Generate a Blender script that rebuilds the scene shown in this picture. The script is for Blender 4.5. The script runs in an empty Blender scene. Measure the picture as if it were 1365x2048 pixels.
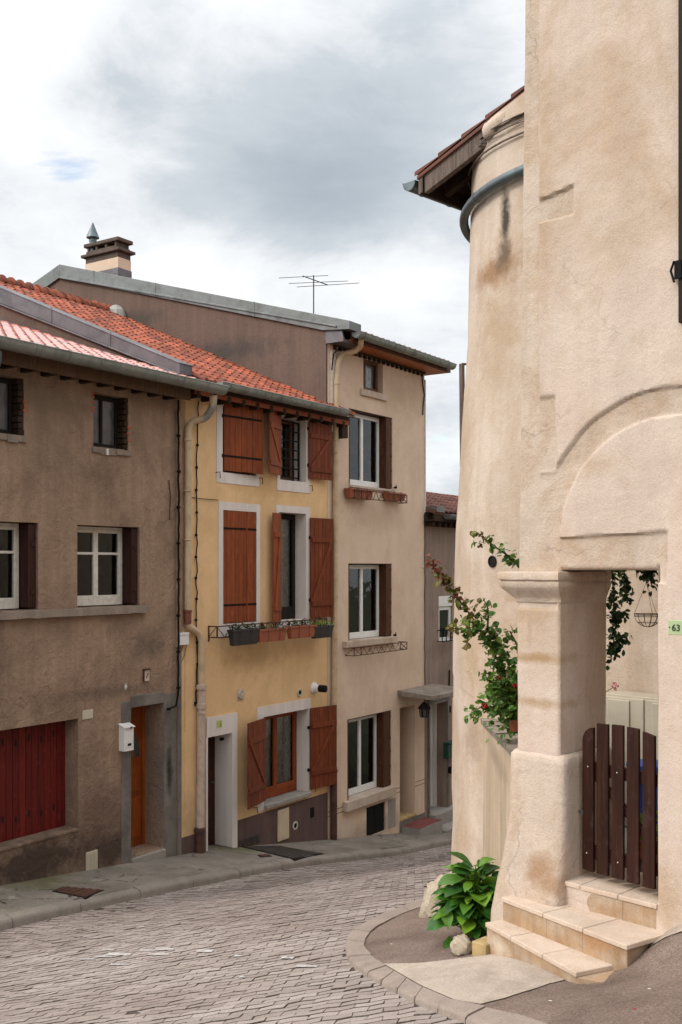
import bpy, math, random
from mathutils import Vector, noise as mnoise
from mathutils.geometry import delaunay_2d_cdt
random.seed(7)
SC = bpy.context.scene
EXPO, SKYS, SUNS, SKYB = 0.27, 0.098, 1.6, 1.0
COL = SC.collection
CX, HY, FP = 682.5, 1135.0, 2100.0      # optical centre, horizon row and focal length of the photograph (pixels)
# ------------------------------------------------------------------ frames
class Frame:
    def __init__(s, A, N, c=0.0, O=None):
        s.A = Vector((A[0], A[1], 0)).normalized(); s.N = Vector((N[0], N[1], 0)).normalized(); s.c = c
        s.O = Vector(O) if O is not None else s.N * c
    def w(s, t, q, z): return s.O + s.A * t + s.N * q + Vector((0, 0, z))
    def hit(s, px, py, q=0.0):
        r = Vector(((px - CX) / FP, 1.0, (HY - py) / FP))
        Z = (s.N.dot(s.O) + q) / (s.N.x * r.x + s.N.y)
        P = r * Z
        return s.A.dot(P - s.O), P.z
    def t(s, px, q=0.0): return s.hit(px, HY, q)[0]
TH = math.atan(0.6705)
L = Frame((math.sin(TH), math.cos(TH)), (math.cos(TH), -math.sin(TH)), -12.69)   # row of houses along the street
R = Frame((.6954, -.7186), (-.7186, -.6954), -6.48)                              # the gate wall
def px3(px, py, Z): return Vector(((px - CX) / FP * Z, Z, (HY - py) / FP * Z))
# ------------------------------------------------------------------ ground
ZS = [(-60, -2.5), (0, -4.2), (7, -4.62), (8.77, -4.67), (10.25, -4.82), (12.17, -5.02), (14.96, -5.35), (17, -5.69), (18.5, -5.95), (21.44, -6.42), (24, -6.85), (40, -9.5), (70, -11)]
def lerp_tab(tab, x):
    if x <= tab[0][0]: return tab[0][1]
    for (a, za), (b, zb) in zip(tab, tab[1:]):
        if x <= b: return za + (zb - za) * (x - a) / (b - a)
    return tab[-1][1]
def zs(t): return (lerp_tab(ZS, t - .7) + lerp_tab(ZS, t) + lerp_tab(ZS, t + .7)) / 3
def gz(x, y):
    t = L.A.x * x + L.A.y * y
    q = min(24.0, 12.69 + L.N.x * x + L.N.y * y)
    d = max(0.0, q - 1.5)
    z = zs(t) + .245 * (math.sqrt(d * d + .6) - .775)
    return z
def sstep(a, b, x):
    u = max(0.0, min(1.0, (x - a) / (b - a))); return u * u * (3 - 2 * u)
def bank(x, y):                           # asphalt bank rising against the gate wall
    a = R.A.x * x + R.A.y * y; q = R.N.x * x + R.N.y * y + 6.48
    return -.10 * math.exp(-((a + 3.75) ** 2 / .18 + (q - .55) ** 2 / .30)) + .17 * sstep(-3.85, -3.35, a) * (1 - sstep(.0, .75, q))
BANK = .16
def ghit(px, py, f=gz, off=0.0):
    r = Vector(((px - CX) / FP, 1.0, (HY - py) / FP))
    lo, hi = 2.0, 45.0
    Z = lo
    while Z < hi:
        if r.z * Z < f(r.x * Z, Z) + off: break
        Z += .05
    a, b = Z - .05, Z
    for _ in range(20):
        m = (a + b) / 2
        if r.z * m < f(r.x * m, m) + off: b = m
        else: a = m
    return r * b
# ------------------------------------------------------------------ mesh builder
WL = {}
class MB:
    def __init__(s, fr=None): s.v = []; s.f = []; s.fr = fr
    def p(s, t, q, z): return s.fr.w(t, q, z) if s.fr else Vector((t, q, z))
    def add(s, pts, faces):
        b = len(s.v); s.v += [Vector(p) for p in pts]; s.f += [tuple(i + b for i in f) for f in faces]
    def hexa(s, P): s.add(P, [(0, 3, 2, 1), (4, 5, 6, 7), (0, 1, 5, 4), (1, 2, 6, 5), (2, 3, 7, 6), (3, 0, 4, 7)])
    def box(s, t0, t1, q0, q1, z0, z1):
        p = s.p
        s.hexa([p(t0, q0, z0), p(t1, q0, z0), p(t1, q1, z0), p(t0, q1, z0), p(t0, q0, z1), p(t1, q0, z1), p(t1, q1, z1), p(t0, q1, z1)])
    def quad(s, a, b, c, d): s.add([a, b, c, d], [(0, 1, 2, 3)])
    def prism(s, poly, q0, q1):              # outline in (t,z), thickness along q
        n = len(poly)
        P = [s.p(t, q0, z) for t, z in poly] + [s.p(t, q1, z) for t, z in poly]
        s.add(P, [tuple(range(n))[::-1], tuple(range(n, 2 * n))] + [(i, (i + 1) % n, n + (i + 1) % n, n + i) for i in range(n)])
    def prism_t(s, poly, t0, t1):            # outline in (q,z), length along t
        n = len(poly)
        P = [s.p(t0, q, z) for q, z in poly] + [s.p(t1, q, z) for q, z in poly]
        s.add(P, [tuple(range(n))[::-1], tuple(range(n, 2 * n))] + [(i, (i + 1) % n, n + (i + 1) % n, n + i) for i in range(n)])
    def prism_z(s, poly, z0, z1):            # outline in (t,q)
        n = len(poly)
        P = [s.p(t, q, z0) for t, q in poly] + [s.p(t, q, z1) for t, q in poly]
        s.add(P, [tuple(range(n))[::-1], tuple(range(n, 2 * n))] + [(i, (i + 1) % n, n + (i + 1) % n, n + i) for i in range(n)])
    def tube(s, pts, r, seg=8, local=True):
        W = [s.p(*p) if (local and s.fr) else Vector(p) for p in pts]
        n = len(W); rr = r if isinstance(r, (list, tuple)) else [r] * n
        b = len(s.v); prev = None
        for i in range(n):
            d = (W[min(i + 1, n - 1)] - W[max(i - 1, 0)]).normalized()
            if prev is None:
                u = d.orthogonal().normalized()
            else:
                u = (prev - d * prev.dot(d))
                u = u.normalized() if u.length > 1e-6 else d.orthogonal().normalized()
            prev = u; w = d.cross(u)
            for k in range(seg):
                a = 2 * math.pi * k / seg
                s.v.append(W[i] + (u * math.cos(a) + w * math.sin(a)) * rr[i])
        for i in range(n - 1):
            for k in range(seg):
                k2 = (k + 1) % seg
                s.f.append((b + i * seg + k, b + i * seg + k2, b + (i + 1) * seg + k2, b + (i + 1) * seg + k))
        s.f.append(tuple(b + k for k in range(seg))[::-1]); s.f.append(tuple(b + (n - 1) * seg + k for k in range(seg)))
    def lathe(s, prof, c, seg=20, axis=None, cap=True):   # prof (r,h) about point c along axis
        ax = Vector(axis or (0, 0, 1)).normalized(); u = ax.orthogonal().normalized(); w = ax.cross(u); b = len(s.v)
        for r, h in prof:
            for k in range(seg):
                a = 2 * math.pi * k / seg
                s.v.append(Vector(c) + ax * h + (u * math.cos(a) + w * math.sin(a)) * r)
        for i in range(len(prof) - 1):
            for k in range(seg):
                k2 = (k + 1) % seg
                s.f.append((b + i * seg + k, b + i * seg + k2, b + (i + 1) * seg + k2, b + (i + 1) * seg + k))
        if cap:
            s.f.append(tuple(b + k for k in range(seg))[::-1]); e = b + (len(prof) - 1) * seg
            s.f.append(tuple(e + k for k in range(seg)))
    def build(s, name, mat, parent=None, label=None, smooth=None, bevel=None, loc=None):
        me = bpy.data.meshes.new(name)
        o = Vector(WL[parent.name]) if parent else Vector(loc or (0, 0, 0))
        me.from_pydata([tuple(v - o) for v in s.v], [], s.f); me.update()
        me.materials.append(mat)
        if smooth:
            me.shade_smooth(); me.set_sharp_from_angle(angle=math.radians(smooth))
        ob = bpy.data.objects.new(name, me); COL.objects.link(ob)
        if parent: ob.parent = parent
        else: ob.location = o
        WL[ob.name] = tuple(o)
        if label: ob['label'] = label
        if bevel:
            m = ob.modifiers.new('edge', 'BEVEL'); m.width = bevel; m.segments = 2; m.limit_method = 'ANGLE'; m.angle_limit = math.radians(40)
        return ob
def thing(name, label, cat, loc, group=None):
    o = bpy.data.objects.new(name, None); COL.objects.link(o); o.location = loc; o.empty_display_size = .2
    WL[o.name] = tuple(loc); o['label'] = label; o['category'] = cat
    if group: o['group'] = group
    return o
def tag(o, label, cat, group=None):
    o['label'] = label; o['category'] = cat
    if group: o['group'] = group
    return o
def struct(o, kind='structure'): o['kind'] = kind; return o
def drape(mb, poly, zf, step=.12):           # triangulated sheet over an outline (x,y), lifted onto zf
    pts = []; n = len(poly)
    for i in range(n):
        a = Vector(poly[i]); b = Vector(poly[(i + 1) % n]); k = max(1, int((b - a).length / step))
        for j in range(k): pts.append(a + (b - a) * j / k)
    m = len(pts); edges = [(i, (i + 1) % m) for i in range(m)]
    xs = [p[0] for p in pts]; ys = [p[1] for p in pts]
    def inside(x, y):
        c = False
        for i in range(m):
            x1, y1 = pts[i][0], pts[i][1]; x2, y2 = pts[(i + 1) % m][0], pts[(i + 1) % m][1]
            if (y1 > y) != (y2 > y) and x < (x2 - x1) * (y - y1) / (y2 - y1) + x1: c = not c
        return c
    allp = [Vector((p[0], p[1])) for p in pts]
    y = min(ys) + step / 2
    while y < max(ys):
        x = min(xs) + step / 2
        while x < max(xs):
            if inside(x, y): allp.append(Vector((x, y)))
            x += step
        y += step
    vs, _, fs, *_r = delaunay_2d_cdt(allp, edges, [], 1, 1e-5)
    mb.add([(v.x, v.y, zf(v.x, v.y)) for v in vs], [tuple(f) for f in fs])
# ------------------------------------------------------------------ materials
def lin(c): 
    c = c / 255.0
    return c / 12.92 if c <= .04045 else ((c + .055) / 1.055) ** 2.4
def S(r, g, b, k=1.0): return (lin(r) * k, lin(g) * k, lin(b) * k, 1)
class G:
    def __init__(s, name, rough=.8, spec=.3, metal=0.0):
        s.m = bpy.data.materials.new(name); s.m.use_nodes = True; s.nt = s.m.node_tree
        s.b = s.nt.nodes['Principled BSDF']; s.b.inputs['Roughness'].default_value = rough
        s.b.inputs['Specular IOR Level'].default_value = spec; s.b.inputs['Metallic'].default_value = metal
    def n(s, typ): return s.nt.nodes.new(typ)
    def link(s, a, b): s.nt.links.new(a, b)
    def setin(s, sock, v):
        if hasattr(v, 'links') or isinstance(v, bpy.types.NodeSocket): s.link(v, sock)
        else: sock.default_value = v
    def pos(s):
        return s.n('ShaderNodeNewGeometry').outputs['Position']
    def island(s): return s.n('ShaderNodeNewGeometry').outputs['Random Per Island']
    def map(s, v, scale=(1, 1, 1), loc=(0, 0, 0), rot=(0, 0, 0)):
        k = s.n('ShaderNodeMapping'); s.link(v, k.inputs['Vector']); k.inputs['Scale'].default_value = scale
        k.inputs['Location'].default_value = loc; k.inputs['Rotation'].default_value = rot; return k.outputs[0]
    def noise(s, v, scale, detail=4, rough=.55, dist=0.0):
        k = s.n('ShaderNodeTexNoise'); s.link(v, k.inputs['Vector']); k.inputs['Scale'].default_value = scale
        k.inputs['Detail'].default_value = detail; k.inputs['Roughness'].default_value = rough; k.inputs['Distortion'].default_value = dist
        return k.outputs['Fac']
    def voro(s, v, scale, feat='DISTANCE_TO_EDGE', rnd=1.0):
        k = s.n('ShaderNodeTexVoronoi'); k.feature = feat; s.link(v, k.inputs['Vector']); k.inputs['Scale'].default_value = scale
        k.inputs['Randomness'].default_value = rnd
        return k.outputs['Distance']
    def ramp(s, fac, stops, interp='LINEAR'):
        k = s.n('ShaderNodeValToRGB'); s.link(fac, k.inputs[0]); e = k.color_ramp.elements; k.color_ramp.interpolation = interp
        while len(e) < len(stops): e.new(.5)
        for el, (p, c) in zip(e, stops):
            el.position = p; el.color = c if isinstance(c, tuple) else (c, c, c, 1)
        return k.outputs[0]
    def mix(s, fac, a, b, mode='MIX'):
        k = s.n('ShaderNodeMix'); k.data_type = 'RGBA'; k.blend_type = mode
        s.setin(k.inputs[0], fac); s.setin(k.inputs[6], a); s.setin(k.inputs[7], b); return k.outputs[2]
    def math(s, op, a, b=0.0, clamp=False):
        k = s.n('ShaderNodeMath'); k.operation = op; k.use_clamp = clamp; s.setin(k.inputs[0], a); s.setin(k.inputs[1], b); return k.outputs[0]
    def bump(s, h, strength=.3, dist=.02):
        k = s.n('ShaderNodeBump'); s.link(h, k.inputs['Height']); k.inputs['Strength'].default_value = strength
        k.inputs['Distance'].default_value = dist; s.link(k.outputs[0], s.b.inputs['Normal'])
    def col(s, v): s.setin(s.b.inputs['Base Color'], v); return s
    def dist(s, v, c, rad):                  # 0 at centre c .. 1 on the ellipsoid
        k = s.map(v, tuple(1 / r for r in rad), tuple(-a / r for a, r in zip(c, rad)))
        l = s.n('ShaderNodeVectorMath'); l.operation = 'LENGTH'; s.link(k, l.inputs[0]); return l.outputs['Value']
def plain(name, c, rough=.6, spec=.4, metal=0.0, var=.18, scale=6, bump=0.0):
    g = G(name, rough, spec, metal); p = g.pos()
    n = g.noise(p, scale, 5, .6)
    d = tuple(x * (1 - var * 1.6) for x in c[:3]) + (1,); l = tuple(min(1, x * (1 + var)) for x in c[:3]) + (1,)
    g.col(g.ramp(n, [(.3, d), (.5, c), (.72, l)]))
    if bump: g.bump(g.noise(p, scale * 8, 4), bump, .01)
    return g.m
def plaster(name, c, var=.25, scale=.9, streak=.25, grain=.12, bump=.35, gscale=70, stains=(), tint=None, trowel=0.0, spots=0.0, blotch=None, cracks=0.0):
    g = G(name, .9, .15); p = g.pos()
    d = tuple(x * (1 - var) for x in c[:3]) + (1,); l = tuple(min(1, x * (1 + var * .7)) for x in c[:3]) + (1,)
    n1 = g.noise(p, scale, 7, .68, .4)
    base = g.ramp(n1, [(.28, d), (.5, c), (.74, l)])
    if tint:
        base = g.mix(g.ramp(g.noise(g.map(p, (1, 1, 1), (7, 3, 1)), scale * 1.7, 5, .6), [(.42, 0.0), (.66, .75)]), base, tint)
    if blotch:
        bc, bs, ba = blotch
        bn = g.math('ADD', g.math('MULTIPLY', g.noise(g.map(p, (1, 1, .75), (3, 9, 5)), bs, 7, .68, .6), .75), g.math('MULTIPLY', g.noise(p, bs * 4, 5, .7), .25))
        base = g.mix(g.ramp(bn, [(.455, 0.0), (.53, ba * .5), (.63, ba)]), base, bc)
    st = g.noise(g.map(p, (2.6, 2.6, .16)), 2.0, 6, .7)
    base = g.mix(g.ramp(st, [(.42, streak), (.6, 0.0)]), base, tuple(x * .55 for x in c[:3]) + (1,))
    for (cc, rad, colr, amt) in stains:
        dd = g.dist(p, cc, rad)
        nn = g.noise(p, 3.2 / max(.15, min(rad)) ** .5, 6, .68)
        f = g.math('ADD', dd, g.math('MULTIPLY', g.math('SUBTRACT', nn, .5), 1.5))
        base = g.mix(g.ramp(f, [(.25, amt), (.6, amt * .55), (1.0, 0.0)]), base, colr)
    gr = g.noise(p, gscale, 3, .7)
    base = g.mix(1.0, base, g.ramp(gr, [(.25, 1 - grain * 1.8), (.6, 1.0 + grain * .3)]), 'MULTIPLY')
    if spots:
        base = g.mix(g.ramp(g.noise(p, 9, 3, .8), [(.7, 0.0), (.78, spots)]), base, tuple(x * .4 for x in c[:3]) + (1,))
    if cracks:
        cn = g.n('ShaderNodeTexNoise'); g.link(p, cn.inputs['Vector']); cn.inputs['Scale'].default_value = 3.5; cn.inputs['Detail'].default_value = 6
        vm = g.n('ShaderNodeVectorMath'); vm.operation = 'MULTIPLY_ADD'; g.link(cn.outputs['Color'], vm.inputs[0]); vm.inputs[1].default_value = (.45, .45, .45); g.link(p, vm.inputs[2])
        cd_ = g.math('MULTIPLY', g.ramp(g.voro(vm.outputs[0], .85), [(.0025, 1.0), (.007, 0.0)]), g.ramp(g.noise(g.map(p, (1, 1, 1), (11, 2, 6)), 1.1, 4), [(.50, 0.0), (.60, cracks)]))
        base = g.mix(cd_, base, tuple(x * .3 for x in c[:3]) + (1,))
    g.col(base)
    h = g.math('ADD', g.noise(p, gscale, 4, .7), g.math('MULTIPLY', g.noise(p, gscale * .22, 4, .6), 1.3))
    if trowel: h = g.math('ADD', h, g.math('MULTIPLY', g.noise(p, 5, 5, .6, 1.6), trowel))
    g.bump(h, bump, .012)
    return g.m
def tiles_mat(name, c, dark, rough=.55, spec=.45, amt=.5):
    g = G(name, rough, spec); p = g.pos(); r = g.island()
    lo = tuple(x * .42 for x in c[:3]) + (1,); hi = tuple(min(1, x * 1.3) for x in c[:3]) + (1,)
    b = g.ramp(r, [(0, lo), (.5, c), (1, hi)])
    n = g.noise(p, 3.0, 6, .75)
    b = g.mix(g.ramp(n, [(.45, 0.0), (.7, amt)]), b, dark)
    b = g.mix(g.ramp(g.noise(p, 22, 4, .7), [(.5, 0.0), (.75, amt * .9)]), b, dark)
    g.col(b); g.bump(g.noise(p, 60, 3), .2, .01); return g.m
def wood(name, c, rough=.5, spec=.4, var=.35, axis=(14, 14, .9)):
    g = G(name, rough, spec); p = g.pos(); r = g.island()
    n = g.noise(g.map(p, axis), 2.2, 6, .65, .5)
    d = tuple(x * (1 - var * 1.3) for x in c[:3]) + (1,); l = tuple(min(1, x * (1 + var)) for x in c[:3]) + (1,)
    b = g.ramp(n, [(.3, d), (.52, c), (.75, l)])
    b = g.mix(1.0, b, g.ramp(r, [(0, .78), (1, 1.15)]), 'MULTIPLY')
    b = g.mix(g.ramp(g.noise(g.map(p, (3, 3, 1)), 2, 5, .7), [(.5, 0.0), (.75, .35)]), b, tuple(x * .45 for x in c[:3]) + (1,))
    b = g.mix(g.ramp(g.noise(g.map(p, (1.6, 1.6, 1), (5, 5, 5)), 5, 7, .8), [(.56, 0.0), (.66, .4)]), b, tuple(min(1, x * 1.5 + .035) for x in c[:3]) + (1,))
    g.col(b); g.bump(n, .2, .01); return g.m
def zinc_mat(name, c, rough=.42):
    g = G(name, rough, .5, .55); p = g.pos()
    n = g.noise(p, 2.2, 6, .7, .6); d = tuple(x * .62 for x in c[:3]) + (1,); l = tuple(x * 1.25 for x in c[:3]) + (1,)
    b = g.ramp(n, [(.3, d), (.5, c), (.7, l)])
    b = g.mix(g.ramp(g.noise(g.map(p, (3, 3, .5)), 4, 5, .7), [(.52, 0.0), (.72, .45)]), b, (.12, .115, .11, 1))
    g.col(b); g.link(g.ramp(n, [(.3, .55), (.7, .33)]), g.b.inputs['Roughness'])
    g.bump(g.noise(p, 3.5, 3), .12, .03); return g.m
def glass_mat(name, tint=.55, refl=1.0):
    g = G(name); nt = g.nt; nt.nodes.remove(g.b)
    fr = g.n('ShaderNodeFresnel'); fr.inputs['IOR'].default_value = 1.6
    gl = g.n('ShaderNodeBsdfGlossy'); gl.inputs['Roughness'].default_value = .03; gl.inputs['Color'].default_value = (.9, .93, .95, 1)
    p = g.pos(); bm = g.n('ShaderNodeBump'); bm.inputs['Strength'].default_value = .16; bm.inputs['Distance'].default_value = .03
    g.link(g.noise(p, 2.5, 2), bm.inputs['Height']); g.link(bm.outputs[0], gl.inputs['Normal'])
    tr = g.n('ShaderNodeBsdfTransparent'); tr.inputs['Color'].default_value = (tint, tint * 1.02, tint, 1)
    mx = g.n('ShaderNodeMixShader'); g.link(g.math('MULTIPLY', fr.outputs[0], refl, True), mx.inputs[0]); g.link(tr.outputs[0], mx.inputs[1]); g.link(gl.outputs[0], mx.inputs[2])
    g.link(mx.outputs[0], nt.nodes['Material Output'].inputs['Surface']); return g.m
def leaf_mat(name, a, b, c, rough=.45, trans=.25):
    g = G(name, rough, .4); p = g.pos(); r = g.island()
    col = g.ramp(r, [(0, a), (.55, b), (1, c)])
    col = g.mix(g.ramp(g.noise(p, 30, 3), [(.4, 0.0), (.7, .25)]), col, tuple(x * .55 for x in a[:3]) + (1,))
    g.col(col)
    tl = g.n('ShaderNodeBsdfTranslucent'); g.link(col, tl.inputs['Color'])
    mx = g.n('ShaderNodeMixShader'); mx.inputs[0].default_value = trans
    g.link(g.b.outputs[0], mx.inputs[1]); g.link(tl.outputs[0], mx.inputs[2])
    g.link(mx.outputs[0], g.nt.nodes['Material Output'].inputs['Surface']); return g.m
def Lw(px, py, q=0.0):
    t, z = L.hit(px, py, q); v = L.w(t, q, z); return tuple(v)
def Rw(px, py, q=0.0):
    t, z = R.hit(px, py, q); v = R.w(t, q, z); return tuple(v)
BR = (.20, .118, .068, 1)
MT = {}
MT['brown_plaster'] = plaster('brown plaster', (.32, .215, .148, 1), .40, .8, .3, .12, .6, 60, trowel=5.0, tint=(.37, .255, .178, 1), spots=.3, cracks=.5, blotch=((.155, .10, .07, 1), 1.1, .55),
    stains=[(Lw(60, 1730), (2.2, 2.2, .55), (.075, .05, .038, 1), 1.0), (Lw(200, 1620), (.9, .9, .6), (.15, .09, .07, 1), .7), (Lw(230, 1700), (.9, .9, .5), (.08, .052, .042, 1), .95), (Lw(335, 1560), (.35, .35, 1.3), (.17, .15, .135, 1), .8),
            (Lw(275, 1560), (.2, .2, 1.2), (.18, .15, .13, 1), .8), (Lw(210, 1385), (1.4, 1.4, .14), (.13, .09, .065, 1), .6), (Lw(300, 1290), (.5, .5, .35), (.12, .085, .065, 1), .65),
            (Lw(90, 800), (1.5, 1.5, .3), (.17, .125, .08, 1), .6), (Lw(252, 1372, .0), (.04, .04, .07), (.7, .66, .6, 1), 1.0)])
MT['grey_plaster'] = plaster('grey cement render', (.21, .185, .16, 1), .4, 1.6, .3, .1, .4, 60, spots=.4, blotch=((.09, .078, .066, 1), 1.4, .7), stains=[(Lw(338, 1540), (.1, .1, .55), (.03, .027, .023, 1), .95), (Lw(300, 1690), (.6, .6, .3), (.10, .085, .07, 1), .7)])
MT['sill'] = plaster('rough brown sill', (.275, .215, .17, 1), .35, 2.5, .3, .14, .6, 50, spots=.4)
MT['yellow_plaster'] = plaster('yellow render', (.75, .50, .265, 1), .13, .8, .09, .07, .3, 80, tint=(.70, .46, .24, 1), spots=.12, blotch=((.50, .31, .14, 1), 1.0, .35),
    stains=[(Lw(520, 1310), (1.2, 1.2, .5), (.40, .25, .115, 1), .6), (Lw(380, 1640), (.3, .3, .6), (.42, .30, .17, 1), .6), (Lw(530, 975), (1.4, 1.4, .22), (.45, .28, .12, 1), .4)])
MT['plinth'] = plaster('purple brown plinth paint', (.135, .085, .075, 1), .25, 1.4, .35, .1, .3, 70, spots=.3)
MT['cream_plaster'] = plaster('cream render', (.70, .535, .405, 1), .1, .8, .08, .07, .25, 80, tint=(.64, .48, .355, 1), blotch=((.46, .33, .225, 1), .8, .4),
    stains=[(Lw(800, 790), (1.2, 1.2, .6), (.42, .315, .205, 1), .5), (Lw(750, 1040), (1.5, 1.5, .35), (.43, .32, .22, 1), .45), (Lw(740, 1660), (1.6, 1.6, .35), (.33, .25, .19, 1), .7), (Lw(690, 1660), (.5, .5, .3), (.62, .52, .42, 1), .6)])
MT['gable_plaster'] = plaster('dark roughcast', (.165, .112, .09, 1), .18, .7, .3, .14, .5, 55, stains=[(L.w(18.5, -3.2, 4.9), (2.4, 2.4, .35), (.075, .065, .058, 1), .9), (L.w(18.5, -5.6, 6.0), (1.2, 1.2, .3), (.08, .07, .06, 1), .8)])
MT['far_plaster'] = plaster('grey brown roughcast', (.30, .225, .18, 1), .22, 1.0, .35, .14, .5, 55, stains=[(Lw(880, 1300), (.8, .8, .3), (.2, .14, .11, 1), .5)])
PB = (.31, .175, .09, 1)
MT['pink_plaster'] = plaster('pinkish lime render', (.59, .465, .385, 1), .1, .8, .12, .09, .36, 85, tint=(.62, .51, .425, 1), trowel=1.6, cracks=.22, blotch=((.44, .30, .19, 1), .95, .65),
    stains=[(Rw(1090, 920), (.16, .16, .17), PB, .7), (Rw(1090, 430), (.16, .16, .5), (.40, .275, .17, 1), .6), (Rw(1180, 930), (.35, .35, .12), (.44, .31, .2, 1), .5), (Rw(1070, 1225), (.3, .3, .09), (.43, .30, .185, 1), .6), (Rw(1100, 250), (.12, .12, .5), (.42, .30, .19, 1), .55), (Rw(1270, 450), (.35, .35, .28), (.43, .315, .21, 1), .5), (Rw(1100, 1010), (.12, .12, .35), (.44, .32, .2, 1), .5),
            (Rw(1080, 1190), (.35, .35, .05), (.37, .24, .13, 1), 1.0), (Rw(1080, 1315), (.4, .4, .055), (.37, .24, .13, 1), .95), (Rw(1064, 1260), (.04, .04, .24), (.38, .25, .14, 1), .8), (Rw(1080, 1405), (.4, .4, .05), (.40, .27, .16, 1), .8),
            (Rw(1340, 1800), (.16, .16, .3), (.40, .27, .16, 1), .65), (Rw(1119, 590), (.012, .012, .1), (.55, .33, .05, 1), .8), (Rw(1219, 940), (.012, .012, .07), (.4, .2, .05, 1), .8), (Rw(1085, 820), (.05, .05, .4), (.40, .28, .17, 1), .5)])
MT['stone_band'] = plaster('old plastered stone', (.56, .45, .365, 1), .16, 1.6, .14, .08, .5, 70, trowel=2.2, cracks=.35, blotch=((.42, .28, .17, 1), 1.9, .65), stains=[(Rw(1080, 1740, .1), (.2, .2, .16), PB, .8), (Rw(1080, 1580, .1), (.25, .25, .2), (.56, .46, .37, 1), .6), (Rw(1110, 1770, .1), (.15, .15, .1), PB, .6)])
def T3(x, y, Z): return tuple(px3(x, y, Z))
MT['tower_plaster'] = plaster('weathered lime render', (.59, .475, .385, 1), .14, .7, .2, .07, .4, 75, tint=(.62, .51, .42, 1), trowel=1.8, cracks=.22, blotch=((.42, .28, .17, 1), .75, .7),
    stains=[(T3(992, 545, 11.15), (.4, .6, .22), PB, .9), (T3(1011, 440, 11.0), (.055, .6, .5), (.085, .065, .05, 1), 1.0), (T3(1007, 515, 11.0), (.09, .6, .22), (.17, .115, .08, 1), .9), (T3(1000, 720, 11.1), (.3, .6, .9), (.42, .30, .19, 1), .55),
            (T3(1020, 1180, 10.4), (.25, .4, .25), PB, .8), (T3(942, 1330, 11), (.10, .4, .45), (.40, .28, .17, 1), .7), (T3(1020, 1270, 10.4), (.14, .3, .2), (.44, .32, .2, 1), .6), (T3(920, 900, 11.7), (.2, .5, .9), (.45, .33, .22, 1), .45), (T3(945, 1480, 11.2), (.14, .4, .3), (.33, .24, .18, 1), .6), (T3(915, 1720, 12), (.4, .6, .2), (.36, .25, .16, 1), .6)])
MT['garden_wall'] = plaster('streaked render', (.52, .40, .285, 1), .25, 1.2, .45, .07, .4, 70, stains=[(T3(990, 1520, 9.5), (.5, 1.2, .14), (.26, .19, .14, 1), .6)])
MT['coping'] = plaster('mossy coping stone', (.30, .25, .20, 1), .45, 2.5, .5, .15, .8, 40, spots=.7)
MT['white_trim'] = plaster('white window surround paint', (.70, .63, .58, 1), .08, 2.0, .22, .05, .15, 90)
MT['chimney'] = plaster('sooty chimney render', (.125, .095, .078, 1), .35, 2.0, .4, .14, .6, 50, spots=.5)
MT['beam_orange'] = wood('varnished soffit board', (.42, .13, .035, 1), .5, axis=(2, 14, 8))
MT['old_beam'] = wood('weathered rafter wood', (.165, .125, .105, 1), .85, .15, .5)
MT['dark_beam'] = wood('dark eave timber', (.04, .022, .013, 1), .8, .2, .4)
MT['fascia_brown'] = wood('brown fascia board', (.085, .042, .02, 1), .7, .2)
MT['tile_new'] = tiles_mat('glazed clay roof tile', (.50, .14, .085, 1), (.30, .07, .045, 1), .26, 1.0, .25)
b_ = MT['tile_new'].node_tree.nodes['Principled BSDF']; b_.inputs['Coat Weight'].default_value = .5; b_.inputs['Coat Roughness'].default_value = .3
MT['tile_old'] = tiles_mat('weathered clay roof tile', (.34, .086, .042, 1), (.07, .036, .026, 1), .75, .25, .95)
MT['tile_dark'] = tiles_mat('dull brown roof tile', (.17, .062, .04, 1), (.08, .05, .04, 1), .75, .3, .6)
MT['mortar'] = plain('grey mortar', (.36, .34, .31, 1), .9, .2, bump=.5)
MT['zinc'] = zinc_mat('grey zinc sheet', (.15, .158, .155, 1))
MT['zinc_gutter'] = zinc_mat('zinc gutter', (.27, .29, .27, 1), .5)
MT['zinc_lilac'] = zinc_mat('dull lead flashing', (.125, .112, .12, 1), .5)
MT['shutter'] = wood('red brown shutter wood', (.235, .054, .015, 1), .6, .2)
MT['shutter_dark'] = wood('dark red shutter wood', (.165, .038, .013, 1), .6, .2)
MT['shutter_black'] = wood('near black red folding shutter', (.045, .016, .012, 1), .6, .2)
MT['shutter_brown'] = wood('brown folding shutter', (.085, .032, .013, 1), .55, .2)
MT['brown_frame'] = wood('brown window frame', (.13, .055, .028, 1), .5)
MT['dark_frame'] = plain('near black frame', (.016, .013, .011, 1), .6, .15)
MT['white_frame'] = plain('off white painted wood', (.60, .56, .49, 1), .5, .4, var=.12, scale=14)
MT['pvc'] = plain('white plastic frame', (.72, .71, .68, 1), .35, .5, var=.04)
MT['garage'] = wood('dark red garage boards', (.125, .012, .009, 1), .55, .2)
MT['orange_door'] = wood('orange brown door', (.27, .06, .010, 1), .4)
MT['dark_door'] = wood('dark brown door', (.05, .015, .009, 1), .5, .2)
MT['iron'] = plain('black iron', (.009, .008, .0075, 1), .75, .12)
MT['rust'] = plain('rusty iron', (.085, .037, .022, 1), .8, .3, var=.4, scale=20, bump=.3)
MT['cast_brown'] = plain('brown cast iron pipe', (.075, .032, .022, 1), .5, .4, var=.3)
MT['pipe_cream'] = plain('cream painted pipe', (.50, .37, .23, 1), .5, .4, var=.15, scale=5)
MT['pipe_pink'] = plain('pinkish cast iron pipe', (.47, .36, .29, 1), .55, .4, var=.15, scale=8)
MT['pipe_grey'] = zinc_mat('grey downpipe', (.33, .32, .30, 1), .5)
MT['pipe_red'] = plain('red oxide pipe joint', (.16, .05, .03, 1), .6)
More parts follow.
